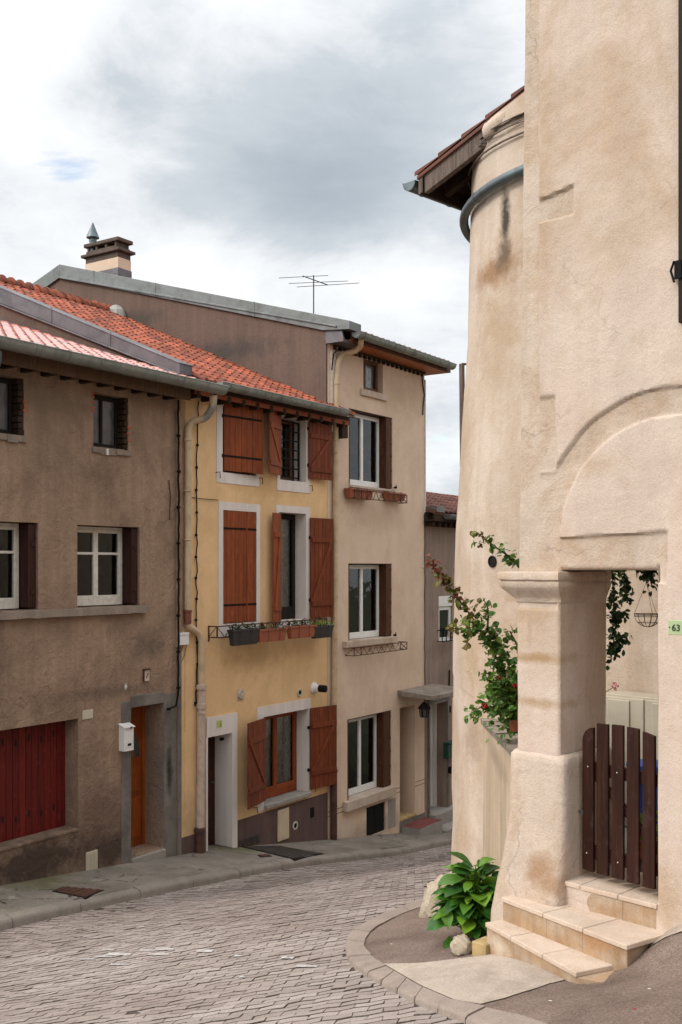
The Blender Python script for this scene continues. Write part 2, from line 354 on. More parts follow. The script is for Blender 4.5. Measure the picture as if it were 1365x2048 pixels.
MT['pipe_teal'] = zinc_mat('blue grey zinc pipe', (.125, .155, .165, 1), .45)
MT['white_plastic'] = plain('white enamel', (.68, .66, .63, 1), .4, .5, var=.05)
MT['beige_plastic'] = plain('beige plastic', (.55, .44, .30, 1), .5, .4, var=.06)
MT['ivory'] = plain('ivory plastic', (.50, .44, .34, 1), .5, .3, var=.07, scale=4)
MT['glass'] = glass_mat('window glass', .82)
MT['glass_dusty'] = plain('dusty grey pane', (.085, .085, .085, 1), .18, .6, var=.3, scale=3)
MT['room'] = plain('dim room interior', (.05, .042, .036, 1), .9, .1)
MT['concrete'] = plaster('old concrete', (.32, .29, .255, 1), .25, 1.6, .2, .12, .5, 50, spots=.3)
MT['concrete_pale'] = plaster('pale concrete', (.47, .385, .315, 1), .2, 2.0, .05, .16, .6, 60, spots=.45, blotch=((.30, .235, .185, 1), 2.2, .6))
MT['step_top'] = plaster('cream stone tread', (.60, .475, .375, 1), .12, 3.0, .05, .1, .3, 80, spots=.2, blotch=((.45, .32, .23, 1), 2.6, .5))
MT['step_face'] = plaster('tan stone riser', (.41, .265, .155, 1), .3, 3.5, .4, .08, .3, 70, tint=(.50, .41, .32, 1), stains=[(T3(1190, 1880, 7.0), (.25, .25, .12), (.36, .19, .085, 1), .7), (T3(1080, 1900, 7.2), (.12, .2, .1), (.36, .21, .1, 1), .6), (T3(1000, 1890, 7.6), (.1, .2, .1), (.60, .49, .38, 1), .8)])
MT['red_paint'] = plain('worn red step paint', (.17, .045, .04, 1), .6, .4, var=.3)
MT['terracotta'] = plain('terracotta plastic', (.30, .085, .04, 1), .55, .4, var=.12)
MT['black_plastic'] = plain('black plastic', (.02, .02, .022, 1), .45, .5)
MT['green_sheet'] = plain('dark green box', (.012, .05, .03, 1), .45)
MT['blue'] = plain('bright blue plastic', (.01, .09, .42, 1), .45)
MT['gate_wood'] = wood('dark brown gate paint', (.036, .0125, .008, 1), .5, .16, .45)
MT['rock'] = plaster('pale limestone', (.44, .36, .27, 1), .35, 4.0, .1, .2, .9, 30, spots=.5)
MT['block'] = plain('yellow concrete block', (.42, .30, .14, 1), .85, .2, bump=.3)
MT['plate_green'] = plain('pale green number plate', (.36, .44, .235, 1), .35, .5, var=.05)
MT['plate_lime'] = plain('lime number plate', (.42, .45, .12, 1), .5, .4, var=.05)
MT['ink'] = plain('black lettering', (.01, .014, .01, 1), .4)
MT['hosta'] = leaf_mat('broad leaf', (.025, .085, .012, 1), (.055, .165, .018, 1), (.17, .31, .025, 1), .36, .2)
MT['rose_leaf'] = leaf_mat('rose leaf', (.03, .085, .014, 1), (.085, .18, .022, 1), (.18, .26, .035, 1), .45, .3)
MT['rose_red'] = leaf_mat('young red leaf', (.12, .022, .015, 1), (.20, .05, .02, 1), (.24, .11, .03, 1), .45, .35)
MT['rose_olive'] = leaf_mat('olive young leaf', (.13, .07, .016, 1), (.16, .13, .02, 1), (.13, .19, .025, 1), .45, .35)
MT['ivy'] = leaf_mat('dark ivy leaf', (.010, .028, .008, 1), (.022, .06, .012, 1), (.06, .13, .02, 1), .4, .2)
MT['stem'] = plain('woody stem', (.09, .075, .03, 1), .8)
MT['petal_red'] = plain('red petal', (.35, .015, .02, 1), .6)
MT['petal_orange'] = plain('orange petal', (.55, .10, .01, 1), .6)
MT['petal_pink'] = plain('pink petal', (.60, .22, .22, 1), .6)
MT['plant_dark'] = leaf_mat('small bedding leaf', (.02, .035, .01, 1), (.045, .07, .015, 1), (.08, .10, .03, 1))
MT['plant_lime'] = leaf_mat('lime trailing leaf', (.08, .17, .015, 1), (.13, .26, .02, 1), (.2, .33, .03, 1))
MT['brick'] = plain('broken red brick', (.40, .105, .055, 1), .85, .2, var=.3, scale=12, bump=.5)
MT['soil'] = plain('dark soil', (.03, .022, .016, 1), .95)
# curtain lace
g = G('lace curtain', .9, .1); p = g.pos()
g.col(g.ramp(g.noise(g.map(p, (9, 9, 3)), 3, 6, .75, 1.2), [(.38, (.25, .26, .25, 1)), (.52, (.55, .56, .54, 1)), (.64, (.78, .79, .76, 1))])); MT['lace'] = g.m
# asphalt
g = G('brown asphalt', .95, .2); p = g.pos()
a = g.ramp(g.noise(p, 1.3, 6, .7), [(.3, (.15, .105, .083, 1)), (.5, (.215, .155, .124, 1)), (.72, (.285, .215, .178, 1))])
a = g.mix(1.0, a, g.ramp(g.noise(p, 62, 4, .85), [(.32, .45), (.52, 1.0), (.68, 1.6)]), 'MULTIPLY')
a = g.mix(g.ramp(g.noise(p, 85, 2, .5), [(.68, 0.0), (.72, .8)]), a, (.42, .35, .3, 1))
g.col(a); g.bump(g.noise(p, 120, 4, .8), .8, .012); MT['asphalt'] = g.m
# pavers
g = G('concrete pavers', .85, .25); p = g.pos(); r = g.island()
a = g.ramp(r, [(0, (.29, .238, .21, 1)), (.5, (.355, .295, .262, 1)), (1, (.42, .352, .316, 1))])
a = g.mix(g.ramp(g.noise(p, .55, 6, .65), [(.36, .7), (.6, 0.0)]), a, (.24, .182, .157, 1))
a = g.mix(g.ramp(g.noise(p, 5, 5, .75), [(.52, 0.0), (.75, .5)]), a, (.36, .29, .25, 1))
a = g.mix(1.0, a, g.ramp(g.noise(p, 110, 3, .75), [(.3, .6), (.55, 1.0), (.75, 1.25)]), 'MULTIPLY')
g.col(a); g.bump(g.noise(p, 90, 4, .75), .5, .01); MT['paver'] = g.m
MT['joint'] = plain('dark joint grit', (.085, .066, .055, 1), .98, .1, var=.4, scale=30)
# pavement with cracks and moss
g = G('cracked pavement', .92, .2); p = g.pos()
a = g.ramp(g.noise(p, 1.1, 7, .7), [(.3, (.15, .124, .10, 1)), (.5, (.215, .183, .15, 1)), (.7, (.29, .25, .21, 1))])
v = g.voro(g.mix(.35, p, g.n('ShaderNodeTexNoise').outputs['Color']), .85)
nz = g.noise(p, 6, 5, .7, 1.0)
cr = g.voro(g.map(p, (1, 1, 1)), 1.7)
cr = g.math('ADD', cr, g.math('MULTIPLY', g.math('SUBTRACT', nz, .5), .3))
m1 = g.math('MULTIPLY', g.ramp(cr, [(.004, .9), (.016, 0.0)]), g.ramp(g.noise(p, .8, 3), [(.46, 0.0), (.56, 1.0)]))
a = g.mix(m1, a, (.03, .03, .018, 1))
moss = g.math('MULTIPLY', g.ramp(g.noise(p, 3.5, 6, .8), [(.5, 0.0), (.68, .8)]), g.ramp(g.noise(p, .75, 3), [(.5, 0.0), (.62, 1.0)]))
a = g.mix(moss, a, (.085, .085, .022, 1))
for cc, rd in ((Lw(70, 1785), .9), (Lw(470, 1715), .8)):
    dd = g.math('ADD', g.dist(p, cc, (rd, rd * 1.3, 1.0)), g.math('MULTIPLY', g.math('SUBTRACT', g.noise(p, 2.5, 6, .75), .5), 2.2))
    a = g.mix(g.ramp(dd, [(.3, .75), (.9, 0.0)]), a, (.10, .092, .03, 1))
a = g.mix(g.ramp(g.noise(p, 2.2, 5, .7), [(.63, 0.0), (.7, .5)]), a, (.40, .36, .31, 1))
a = g.mix(1.0, a, g.ramp(g.noise(p, 80, 3, .7), [(.3, .72), (.6, 1.05)]), 'MULTIPLY')
g.col(a); g.bump(g.math('SUBTRACT', g.noise(p, 60, 4), m1), .5, .012); MT['pavement'] = g.m
MT['kerb'] = plaster('kerb concrete', (.30, .24, .20, 1), .22, 3.0, .1, .14, .5, 60, spots=.4)
MT['kerb_dark'] = plaster('old kerb stone', (.25, .215, .18, 1), .3, 2.5, .1, .14, .5, 60, spots=.5)
MT['earth'] = plain('rough earth and grass', (.10, .10, .06, 1), .95, .1, var=.3, scale=2)
MT['paint'] = plaster('worn white road paint', (.50, .475, .45, 1), .15, 8, .0, .1, .3, 60, blotch=((.30, .24, .21, 1), 9.0, 1.0))
MT['grate'] = plain('dark metal cover', (.055, .042, .036, 1), .7, .4, var=.35, scale=14, bump=.4)
# ================================================================== the ground
mb = MB(); xs = []
v = -260.0
def axis_vals(c0, c1):
    out = [-260, -160, -100, -70]; x = c0
    while x <= c1: out.append(x); x += 2.0
    return out + [75, 110, 170, 280]
AX, AY = axis_vals(-50, 56), axis_vals(-50, 66)
for y in AY:
    for x in AX: mb.v.append(Vector((x, y, max(-15.0, min(5.0, gz(x, y))) - .4)))
nx = len(AX)
mb.f = [(j * nx + i, j * nx + i + 1, (j + 1) * nx + i + 1, (j + 1) * nx + i) for j in range(len(AY) - 1) for i in range(nx - 1)]
struct(mb.build('ground', MT['earth'], smooth=60))
KO = [(848, 1805), (812, 1814), (780, 1826), (750, 1840), (725, 1855), (706, 1867), (697, 1876), (691, 1895), (692, 1908), (697, 1922), (709, 1935), (725, 1948), (775, 1978), (830, 2006), (876, 2026), (921, 2043), (985, 2070), (1060, 2104)]
KI = [(850, 1811), (825, 1819), (800, 1829), (775, 1842), (755, 1853), (740, 1865), (731, 1878), (728, 1890), (733, 1900), (743, 1910), (753, 1919), (766, 1929), (795, 1945), (846, 1974), (906, 2000), (961, 2012), (1031, 2028), (1116, 2056)]
ko = [ghit(*k) for k in KO]; ki = [ghit(*k, off=.05) for k in KI]
far_dir = Vector((.55, .83, 0))
ko = [ko[0] + Vector((3.4, 3.6, 0)), ko[0] + Vector((.75, 1.1, 0))] + ko; ki = [ki[0] + Vector((3.4, 3.5, 0)), ki[0] + Vector((.75, 1.0, 0))] + ki
kd = (ko[-1] - ko[-2]).normalized()
ko += [Vector((3.2, 3.2, 0))]; ki += [Vector((3.3, 3.35, 0))]
def kerb_mesh(mb, outer, inner, top, zf, gap=.006, length=.42, lip=.03):
    # resample both lines together, cut into separate stones
    seg = []
    for i in range(len(outer) - 1):
        n = max(1, int((outer[i + 1] - outer[i]).length / .07))
        for j in range(n): seg.append((outer[i].lerp(outer[i + 1], j / n), inner[i].lerp(inner[i + 1], j / n)))
    seg.append((outer[-1], inner[-1]))
    per = max(2, int(length / .07)); i = 0
    while i < len(seg) - 1:
        j = min(len(seg) - 1, i + per); b = len(mb.v); dz = random.uniform(-.006, .006); hh = top
        rows = seg[i:j + 1]; m = len(rows)
        for k, (o, n_) in enumerate(rows):
            e = 0.0
            if k == 0: e = gap
            if k == m - 1: e = -gap
            d = (rows[min(k + 1, m - 1)][0] - rows[max(k - 1, 0)][0]); d.z = 0; d.normalize()
            o2 = Vector((o.x, o.y, 0)) + d * e; n2 = Vector((n_.x, n_.y, 0)) + d * e; w = n2 - o2
            for f, h in ((0.0, -.15), (0.0, hh * .55), (.10, hh * .9), (.28, hh), (1.0, hh + lip), (1.0, -.1)):
                P = o2 + w * f; mb.v.append(Vector((P.x, P.y, zf(P.x, P.y) + h + dz)))
        for k in range(m - 1):
            for q in range(5): mb.f.append((b + k * 6 + q, b + k * 6 + q + 1, b + (k + 1) * 6 + q + 1, b + (k + 1) * 6 + q))
        mb.f.append(tuple(b + q for q in range(6))); mb.f.append(tuple(b + (m - 1) * 6 + q for q in range(6))[::-1])
        i = j
mb = MB(); kerb_mesh(mb, ko, ki, .045, gz, lip=.01); struct(mb.build('kerb', MT['kerb'], smooth=50))
# pavement area inside the kerb
def gpave(x, y): return gz(x, y) + .044 + bank(x, y)
mids = [a.lerp(b, .86) for a, b in zip(ko, ki)]
poly = [(m.x, m.y) for m in mids] + [(6.5, 2.0), (7.5, 8.0), (6, 16), (5, 17)]
mb = MB(); drape(mb, poly, gpave, .12); struct(mb.build('pavement', MT['asphalt'], smooth=60))
ap = [(768, 1929), (795, 1945), (846, 1974), (906, 2000), (961, 2010), (1010, 1998), (1060, 1982), (1098, 1969), (1160, 1951), (1235, 1927), (1300, 1894), (1365, 1864), (1420, 1850), (1420, 1830), (1340, 1850), (1290, 1862), (1230, 1880), (1120, 1915), (1040, 1905), (985, 1898), (973, 1912), (906, 1920), (846, 1927)]
mb = MB(); drape(mb, [tuple(ghit(a, b, gpave)[:2]) for a, b in ap], lambda x, y: gpave(x, y) + .007, .08); struct(mb.build('concrete_path', MT['concrete_pale'], smooth=60))
# sidewalk along the houses
TT = [i * .25 for i in range(8, 130)]
def sw(t):
    return 1.5 - .35 * sstep(18.5, 22, t)
def swz(t, q): return zs(t) + .14 + .01 * mnoise.noise((t * 1.3, q * 2, 3))
mb = MB(L); Q = [-.6, -.02, .3, .6, .9, 1.2, 1.36]
for t in TT:
    for q in Q:
        q = q * sw(t) / 1.5 if q > 0 else q
        mb.v.append(L.w(t, q, swz(t, q)))
n = len(Q); mb.f = [(i * n + j, (i + 1) * n + j, (i + 1) * n + j + 1, i * n + j + 1) for i in range(len(TT) - 1) for j in range(n - 1)]
struct(mb.build('sidewalk', MT['pavement'], smooth=60))
ol = [L.w(t, sw(t), 0) for t in TT]; il = [L.w(t, sw(t) - .17, 0) for t in TT]
mb = MB(); kerb_mesh(mb, ol, il, .125, gz, gap=.006, length=1.0, lip=.02); struct(mb.build('kerb', MT['kerb_dark'], smooth=50))
# road: bed + pavers
kp = [(m.x, m.y) for m in [a.lerp(b, .4) for a, b in zip(ko, ki)]] + [(6.5, 2.0), (9, 9), (7.5, 16)]
def in_poly(x, y, P):
    c = False; m = len(P)
    for i in range(m):
        x1, y1 = P[i]; x2, y2 = P[(i + 1) % m]
        if (y1 > y) != (y2 > y) and x < (x2 - x1) * (y - y1) / (y2 - y1) + x1: c = not c
    return c
kin = [(m.x, m.y) for m in [a.lerp(b, .7) for a, b in zip(ko, ki)]] + [(6.5, 2.0), (9, 9), (7.5, 16)]
mb = MB(); drape(mb, [tuple(L.w(2, 1.2, 0)[:2]), tuple(L.w(33, 1.0, 0)[:2]), (14, 22), (7, 9), (7, 0), (3, -3), (-9, -3)], lambda x, y: gz(x, y) - .0065 - (.3 if in_poly(x, y, kin) else 0), .2)
struct(mb.build('road_bed', MT['joint'], smooth=60))
PL, PW = .20, .112; rot = math.radians(-4); ca, sa = math.cos(rot), math.sin(rot)
mb = MB(); npv = 0
def zig(x, j):
    u = (x / PL) % 1.0
    tri = abs(u - .5) * 2 - .5
    return tri * .022 + .008 * mnoise.noise((x * 1.3, j * .7, 0))
for j in range(-10, 290):
    for i in range(-62, 62):
        x0 = i * PL + (PL / 2 if j % 2 else 0); y0 = j * PW
        cx, cy = x0 + PL / 2, y0 + PW / 2
        X = cx * ca - cy * sa; Y = cx * sa + cy * ca
        if Y < 4.3 or Y > 29: continue
        u = X / Y
        if u < -.45 or u > .36 or (Y > 14 and u > .17): continue
        q = 12.69 + L.N.x * X + L.N.y * Y; t = L.A.x * X + L.A.y * Y
        if q < sw(t) - .08: continue
        if in_poly(X, Y, kp): continue
        gp = random.uniform(.003, .0065) if random.random() < .68 else random.uniform(.0065, .012); gx = random.uniform(.0008, .0022) if random.random() < .65 else random.uniform(.003, .006)
        xa, xb = x0 + gx, x0 + PL - gx
        xm = [xa, x0 + PL * .5, xb] if True else 0
        dz = random.gauss(0, .0024); tx, ty = random.gauss(0, .014), random.gauss(.006, .016)
        jy = random.uniform(-.005, .005)
        bot = [(x, y0 + zig(x + (PL / 2 if 0 else 0), j) + gp + jy) for x in xm]
        top = [(x, y0 + PW + zig(x, j + 1) - gp + jy) for x in xm[::-1]]
        sk = random.uniform(.0, .022)
        bot = [(x + sk * -.5, y) for x, y in bot]; top = [(x + sk * .5, y) for x, y in top]
        out = [(x + random.uniform(-.002, .002), y + random.uniform(-.004, .004)) for x, y in bot + top]
        c0 = (sum(a for a, b in out) / 6, sum(b for a, b in out) / 6)
        b = len(mb.v)
        for ring in range(3):
            ins = (0.0, 0.0, .0055)[ring]; h = (-.016, -.004, 0.0)[ring]
            for (x, y) in out:
                dx, dy = c0[0] - x, c0[1] - y; l = math.hypot(dx, dy)
                x2, y2 = x + dx / l * ins * .25, y + math.copysign(ins, dy)
                X2 = x2 * ca - y2 * sa; Y2 = x2 * sa + y2 * ca
                mb.v.append(Vector((X2, Y2, gz(X2, Y2) + h + dz + tx * (x2 - cx) + ty * (y2 - cy))))
        for rg in range(2):
            for k in range(6):
                k2 = (k + 1) % 6; mb.f.append((b + rg * 6 + k, b + rg * 6 + k2, b + (rg + 1) * 6 + k2, b + (rg + 1) * 6 + k))
        mb.f.append((b + 12, b + 13, b + 16, b + 17)); mb.f.append((b + 13, b + 14, b + 15, b + 16)); npv += 1
rd = struct(mb.build('road', MT['paver'])); rd.data.materials.append(MT['joint'])
for k_, pl in enumerate(rd.data.polygons): pl.material_index = 1 if k_ % 14 < 6 or k_ % 14 in (6, 7, 9, 10) else 0
print('pavers', npv)
mb = MB()
for (a, b, c, d) in [(160, 1917, 199, 1919), (190, 1911, 226, 1914), (213, 1905, 264, 1911), (218, 1927, 262, 1930), (203, 1897, 229, 1900), (278, 1898, 313, 1902), (310, 1895, 351, 1900), (294, 1906, 340, 1910), (392, 1898, 428, 1904), (396, 1910, 418, 1912), (467, 1910, 486, 1913), (562, 1913, 590, 1917), (592, 1929, 637, 1934), (478, 1952, 492, 1955)]:
    P = [ghit(a + 4, b, off=.006), ghit(c, b + 1, off=.006), ghit(c - 3, d, off=.006), ghit(a, d, off=.006)]
    k = len(mb.v)
    for f in range(7):
        for e in (0, 1):
            s = P[3].lerp(P[2], f / 6) if e == 0 else P[0].lerp(P[1], f / 6)
            w = random.uniform(-.006, .006); mb.v.append(Vector((s.x + w, s.y + w, gz(s.x, s.y) + .007)))
    mb.f += [(k + 2 * f, k + 2 * f + 2, k + 2 * f + 3, k + 2 * f + 1) for f in range(6)]
struct(mb.build('road_marking', MT['paint']))
# covers in the sidewalk
def cover(pxs, label, mat, name='manhole_cover', cat='cover', ribs=0):
    P = [ghit(a, b, lambda x, y: swz(L.A.x * x + L.A.y * y, 1)) for a, b in pxs]
    c = sum(P, Vector()) / 4; r = thing(name, label, cat, tuple(c)); m = MB()
    for e, (h0, h1) in ((1.0, (-.02, .008)),):
        m.hexa([p + Vector((0, 0, h0)) for p in P] + [p + Vector((0, 0, h1)) for p in P])
    m.build('rim', MT['iron'], r)
    m = MB(); I = [c.lerp(p, .9) for p in P]
    m.hexa([p + Vector((0, 0, -.01)) for p in I] + [p + Vector((0, 0, .013)) for p in I])
    for k in range(ribs):
        f0, f1 = (k + .2) / ribs, (k + .7) / ribs
        A, B, C, D = I[0].lerp(I[1], f0), I[0].lerp(I[1], f1), I[3].lerp(I[2], f1), I[3].lerp(I[2], f0)
        m.hexa([p + Vector((0, 0, .012)) for p in (A, B, C, D)] + [p + Vector((0, 0, .02)) for p in (A, B, C, D)])
    m.build('plate', mat, r)
cover([(128, 1774), (210, 1781), (172, 1797), (104, 1783)], 'rusty square cover in the mossy pavement below the red garage', MT['rust'], ribs=5)
cover([(478, 1693), (560, 1692), (648, 1708), (590, 1720)], 'long dark ribbed grating beside the open white framed doorway', MT['grate'], 'grating', 'grating', ribs=9)
cover([(515, 1711), (538, 1709), (545, 1713), (522, 1715)], 'tiny brown cover in the pavement next to the long grating', MT['rust'], ribs=2)
# ================================================================== building helpers
def rect(xl, xr, xref, yt, yb, q=0.0):
    return L.t(xl, q), L.t(xr, q), L.hit(xref, yb, q)[1], L.hit(xref, yt, q)[1]
def wall_grid(mb, t0, t1, z0, z1, ops, q=0.0, reveals=True):
    ts = sorted(set([t0, t1] + [o[0] for o in ops] + [o[1] for o in ops])); zz = sorted(set([z0, z1] + [o[2] for o in ops] + [o[3] for o in ops]))
    ts = [t for t in ts if t0 <= t <= t1]; zz = [z for z in zz if z0 <= z <= z1]
    for a, b in zip(ts, ts[1:]):
        for c, d in zip(zz, zz[1:]):
            m, k = (a + b) / 2, (c + d) / 2
            if any(o[0] < m < o[1] and o[2] < k < o[3] for o in ops): continue
            mb.quad(mb.p(a, q, c), mb.p(b, q, c), mb.p(b, q, d), mb.p(a, q, d))
    if reveals:
        for o in ops: reveal(mb, *o[:5], q=q)
def reveal(mb, a, b, c, d, dep, q=0.0):
    p = mb.p; i = q - dep
    mb.quad(p(a, q, c), p(a, q, d), p(a, i, d), p(a, i, c)); mb.quad(p(b, q, d), p(b, q, c), p(b, i, c), p(b, i, d))
    mb.quad(p(a, q, d), p(b, q, d), p(b, i, d), p(a, i, d)); mb.quad(p(b, q, c), p(a, q, c), p(a, i, c), p(b, i, c))
def volume(mb, t0, t1, z0, ze, kr, zr, kb, zb, left=True, right=True):
    prof = [(0, z0), (0, ze), (-kr, zr), (-kb, zb), (-kb, z0)]
    for t, on in ((t0, left), (t1, right)):
        if on: mb.add([mb.p(t, q, z) for q, z in prof], [tuple(range(5))])
    mb.quad(mb.p(t0, -kb, z0), mb.p(t1, -kb, z0), mb.p(t1, -kb, zb), mb.p(t0, -kb, zb))
def roof_tiles(mb, t0, t1, qe, ze, slope, run, tw=.235, course=.36, lift=.032, jit=.004):
    L0 = math.sqrt(1 + slope * slope); nr = int(run * L0 / course) + 1; ncol = max(1, round((t1 - t0) / tw)); tw = (t1 - t0) / ncol
    prof = [(0, .004), (.10, .024), (.24, .036), (.38, .024), (.48, .006), (.60, .010), (.74, .004), (.88, .008), (1.0, .004)]
    un = Vector((0, 0, 1)) - 0 * Vector((0, 0, 1))
    for i in range(nr):
        s0 = i * course; s1 = min((i + 1) * course + .05, run * L0)
        if s1 <= s0 + .02: continue
        for j in range(ncol):
            a = t0 + j * tw; ds = random.uniform(-.010, .010); dh = random.uniform(-jit, jit); b = len(mb.v); n = len(prof)
            for (s, up) in ((s0 + ds, lift), (s1, .004)):
                for (f, h) in prof:
                    mb.v.append(mb.p(a + f * tw, qe - s / L0 - (h + up) * slope / L0 * -1 * 0, ze + s * slope / L0 + (h + up) * L0 + dh))
            for (f, h) in prof: mb.v.append(mb.p(a + f * tw, qe - (s0 + ds) / L0, ze + (s0 + ds) * slope / L0 + dh + h * L0 - .006))
            for k in range(n - 1):
                mb.f.append((b + k, b + k + 1, b + n + k + 1, b + n + k)); mb.f.append((b + 2 * n + k, b + 2 * n + k + 1, b + k + 1, b + k))
            mb.f.append((b, b + n, b + 2 * n)); mb.f.append((b + n - 1, b + 3 * n - 1, b + 2 * n - 1))
    # boarding beneath the tiles
    p = mb.p; z2 = ze + run * slope
    mb.hexa([p(t0, qe - .03, ze - .05), p(t1, qe - .03, ze - .05), p(t1, qe - run, z2 - .05), p(t0, qe - run, z2 - .05), p(t0, qe - .03, ze - .012), p(t1, qe - .03, ze - .012), p(t1, qe - run, z2 - .012), p(t0, qe - run, z2 - .012)])
def back_slope(mb, t0, t1, kr, zr, kb, zb):
    p = mb.p
    mb.hexa([p(t0, -kb - .3, zb - .2), p(t1, -kb - .3, zb - .2), p(t1, -kr, zr - .12), p(t0, -kr, zr - .12), p(t0, -kb - .3, zb), p(t1, -kb - .3, zb), p(t1, -kr, zr), p(t0, -kr, zr)])
def gutter(mb, t0, t1, q, z, r=.1, ring=.55, cap=True):
    n = 8
    def arc(rr): return [(q - math.cos(math.pi * k / n) * rr, z - math.sin(math.pi * k / n) * rr * 1.08) for k in range(n + 1)]
    def strip(a0, a1, ro, ri):
        O, I = arc(ro), arc(ri); b = len(mb.v); m = n + 1
        for t in (a0, a1):
            mb.v += [mb.p(t, *x) for x in O] + [mb.p(t, *x) for x in I]
        w = 2 * m
        for k in range(n):
            mb.f.append((b + k, b + k + 1, b + w + k + 1, b + w + k)); mb.f.append((b + m + k + 1, b + m + k, b + w + m + k, b + w + m + k + 1))
            for e in (0, w): mb.f.append((b + e + k, b + e + m + k, b + e + m + k + 1, b + e + k + 1))
        for k in (0, n): mb.f.append((b + k, b + w + k, b + w + m + k, b + m + k))
    strip(t0, t1, r, r - .006)
    if cap:
        for t in (t0, t1):
            A = arc(r + .002); mb.add([mb.p(t, *x) for x in A], [tuple(range(n + 1))])
    t = t0 + ring / 2
    while t < t1: strip(t - .012, t + .012, r + .007, r - .003); t += ring
    mb.tube([(t0, q + r, z), (t1, q + r, z)], .011, 6)
def window(parent, t0, t1, z0, z1, d, mat, fw=.05, leaves=2, trans=(), lace=False, glass='glass', split=.5, sf=.04, name='window', base=.0, label=None, room=True):
    m = MB(L); q0, q1 = -d - .03, -d + .025
    m.box(t0, t0 + fw, q0, q1, z0, z1); m.box(t1 - fw, t1, q0, q1, z0, z1)
    m.box(t0 + fw, t1 - fw, q0, q1 - .002, z1 - fw, z1); m.box(t0 + fw, t1 - fw, q0, q1 + .015, z0, z0 + fw + base)
    a, b, c, e = t0 + fw, t1 - fw, z0 + fw + base, z1 - fw
    cuts = [a, b] if leaves == 1 else [a, a + (b - a) * split, b]
    gl = MB(L)
    for i, (u, v) in enumerate(zip(cuts, cuts[1:])):
        s0, s1 = u, v
        m.box(s0, s0 + sf, q0 + .01, q1 + .012, c, e); m.box(s1 - sf, s1, q0 + .01, q1 + .012, c, e)
        m.box(s0 + sf, s1 - sf, q0 + .012, q1 + .010, c, c + sf * 1.3); m.box(s0 + sf, s1 - sf, q0 + .012, q1 + .010, e - sf, e)
        for f in trans:
            zc = c + (e - c) * f; m.box(s0 + sf, s1 - sf, q0 + .012, q1 + .008, zc - sf * .4, zc + sf * .4)
        gl.quad(gl.p(s0 + sf * .8, -d, c + sf), gl.p(s1 - sf * .8, -d, c + sf), gl.p(s1 - sf * .8, -d, e - sf * .8), gl.p(s0 + sf * .8, -d, e - sf * .8))
    w = m.build(name, mat, parent, label=label, bevel=.004)
    gl.build('pane', MT[glass], w)
    if lace:
        cm = MB(L); n = 16
        for i in range(n + 1):
            t = t0 + (t1 - t0) * i / n; qq = -d - .07 + .014 * math.sin(i * 2.2)
            cm.v += [cm.p(t, qq, z0 + .03), cm.p(t, qq, z1 - .03)]
        cm.f = [(2 * i, 2 * i + 2, 2 * i + 3, 2 * i + 1) for i in range(n)]
        cm.build('curtain', MT['lace'], w, smooth=60)
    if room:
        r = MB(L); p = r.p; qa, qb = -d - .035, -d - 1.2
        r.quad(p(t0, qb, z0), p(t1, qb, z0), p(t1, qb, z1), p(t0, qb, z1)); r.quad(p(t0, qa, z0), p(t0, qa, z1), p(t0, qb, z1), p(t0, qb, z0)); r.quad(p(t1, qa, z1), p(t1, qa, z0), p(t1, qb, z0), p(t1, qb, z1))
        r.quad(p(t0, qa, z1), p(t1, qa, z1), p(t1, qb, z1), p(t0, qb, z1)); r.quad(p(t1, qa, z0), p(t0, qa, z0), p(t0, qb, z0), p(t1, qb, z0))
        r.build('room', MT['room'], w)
    return w
def shutter(parent, t, q, z0, z1, width, ang, side, mat='shutter', planks=6, strap=True, brace=True, flip=1, label=None, hz=(.17, .76)):
    a = math.radians(ang); s = 1 if side == 'l' else -1
    A = L.A * (s * math.cos(a)) + L.N * math.sin(a); N = L.N * math.cos(a) - L.A * (s * math.sin(a))
    F = Frame(A, N, O=L.w(t, q, 0)); m = MB(F); pw = width / planks; H = z1 - z0
    for i in range(planks): m.box(i * pw + .003, (i + 1) * pw - .003, -.028, 0, z0 + random.uniform(-.004, .004), z1)
    m.box(.002, width - .002, -.02, -.008, z0 + .02, z1 - .02)
    o = m.build('shutter', MT[mat], parent, label=label, bevel=.003)
    if brace:
        m = MB(F); y0, y1 = z0 + H * hz[0], z0 + H * hz[1]; h = .05
        m.box(.03, width - .02, -.052, -.028, y0 - h, y0 + h); m.box(.03, width - .02, -.052, -.028, y1 - h, y1 + h)
        u0, u1 = (.06, width - .09) if flip > 0 else (width - .09, .06); d = .05 * flip
        m.prism([(u0 - d, y0 + h), (u0 + d, y0 + h), (u1 + d, y1 - h), (u1 - d, y1 - h)], -.050, -.028)
        m.build('brace', MT[mat], o, bevel=.004)
    if strap:
        for f in hz:
            m = MB(F); y = z0 + H * (f + .05); m.box(-.05, width * .95, .0, .008, y - .018, y + .018); m.box(-.055, -.02, -.03, .012, y - .035, y + .025)
            m.build('hinge', MT['iron'], o)
    return o
def surround(parent, t0, t1, z0, z1, a, b, c, d, dep, q=.012, mat='white_trim', name='window_surround'):
    m = MB(L)                                     # painted band t0..z1 round the opening a..d, with its reveal
    for (u, v, w, x) in ((t0, a, z0, z1), (b, t1, z0, z1), (a, b, d, z1), (a, b, z0, c)):
        if v - u > .004 and x - w > .004: m.box(u, v, -.01, q, w, x)
    p = m.p; i = -dep
    m.quad(p(a, -.01, c), p(a, -.01, d), p(a, i, d), p(a, i, c)); m.quad(p(b, -.01, d), p(b, -.01, c), p(b, i, c), p(b, i, d))
    m.quad(p(a, -.01, d), p(b, -.01, d), p(b, i, d), p(a, i, d)); m.quad(p(b, -.01, c), p(a, -.01, c), p(a, i, c), p(b, i, c))
    return m.build(name, MT[mat], parent)
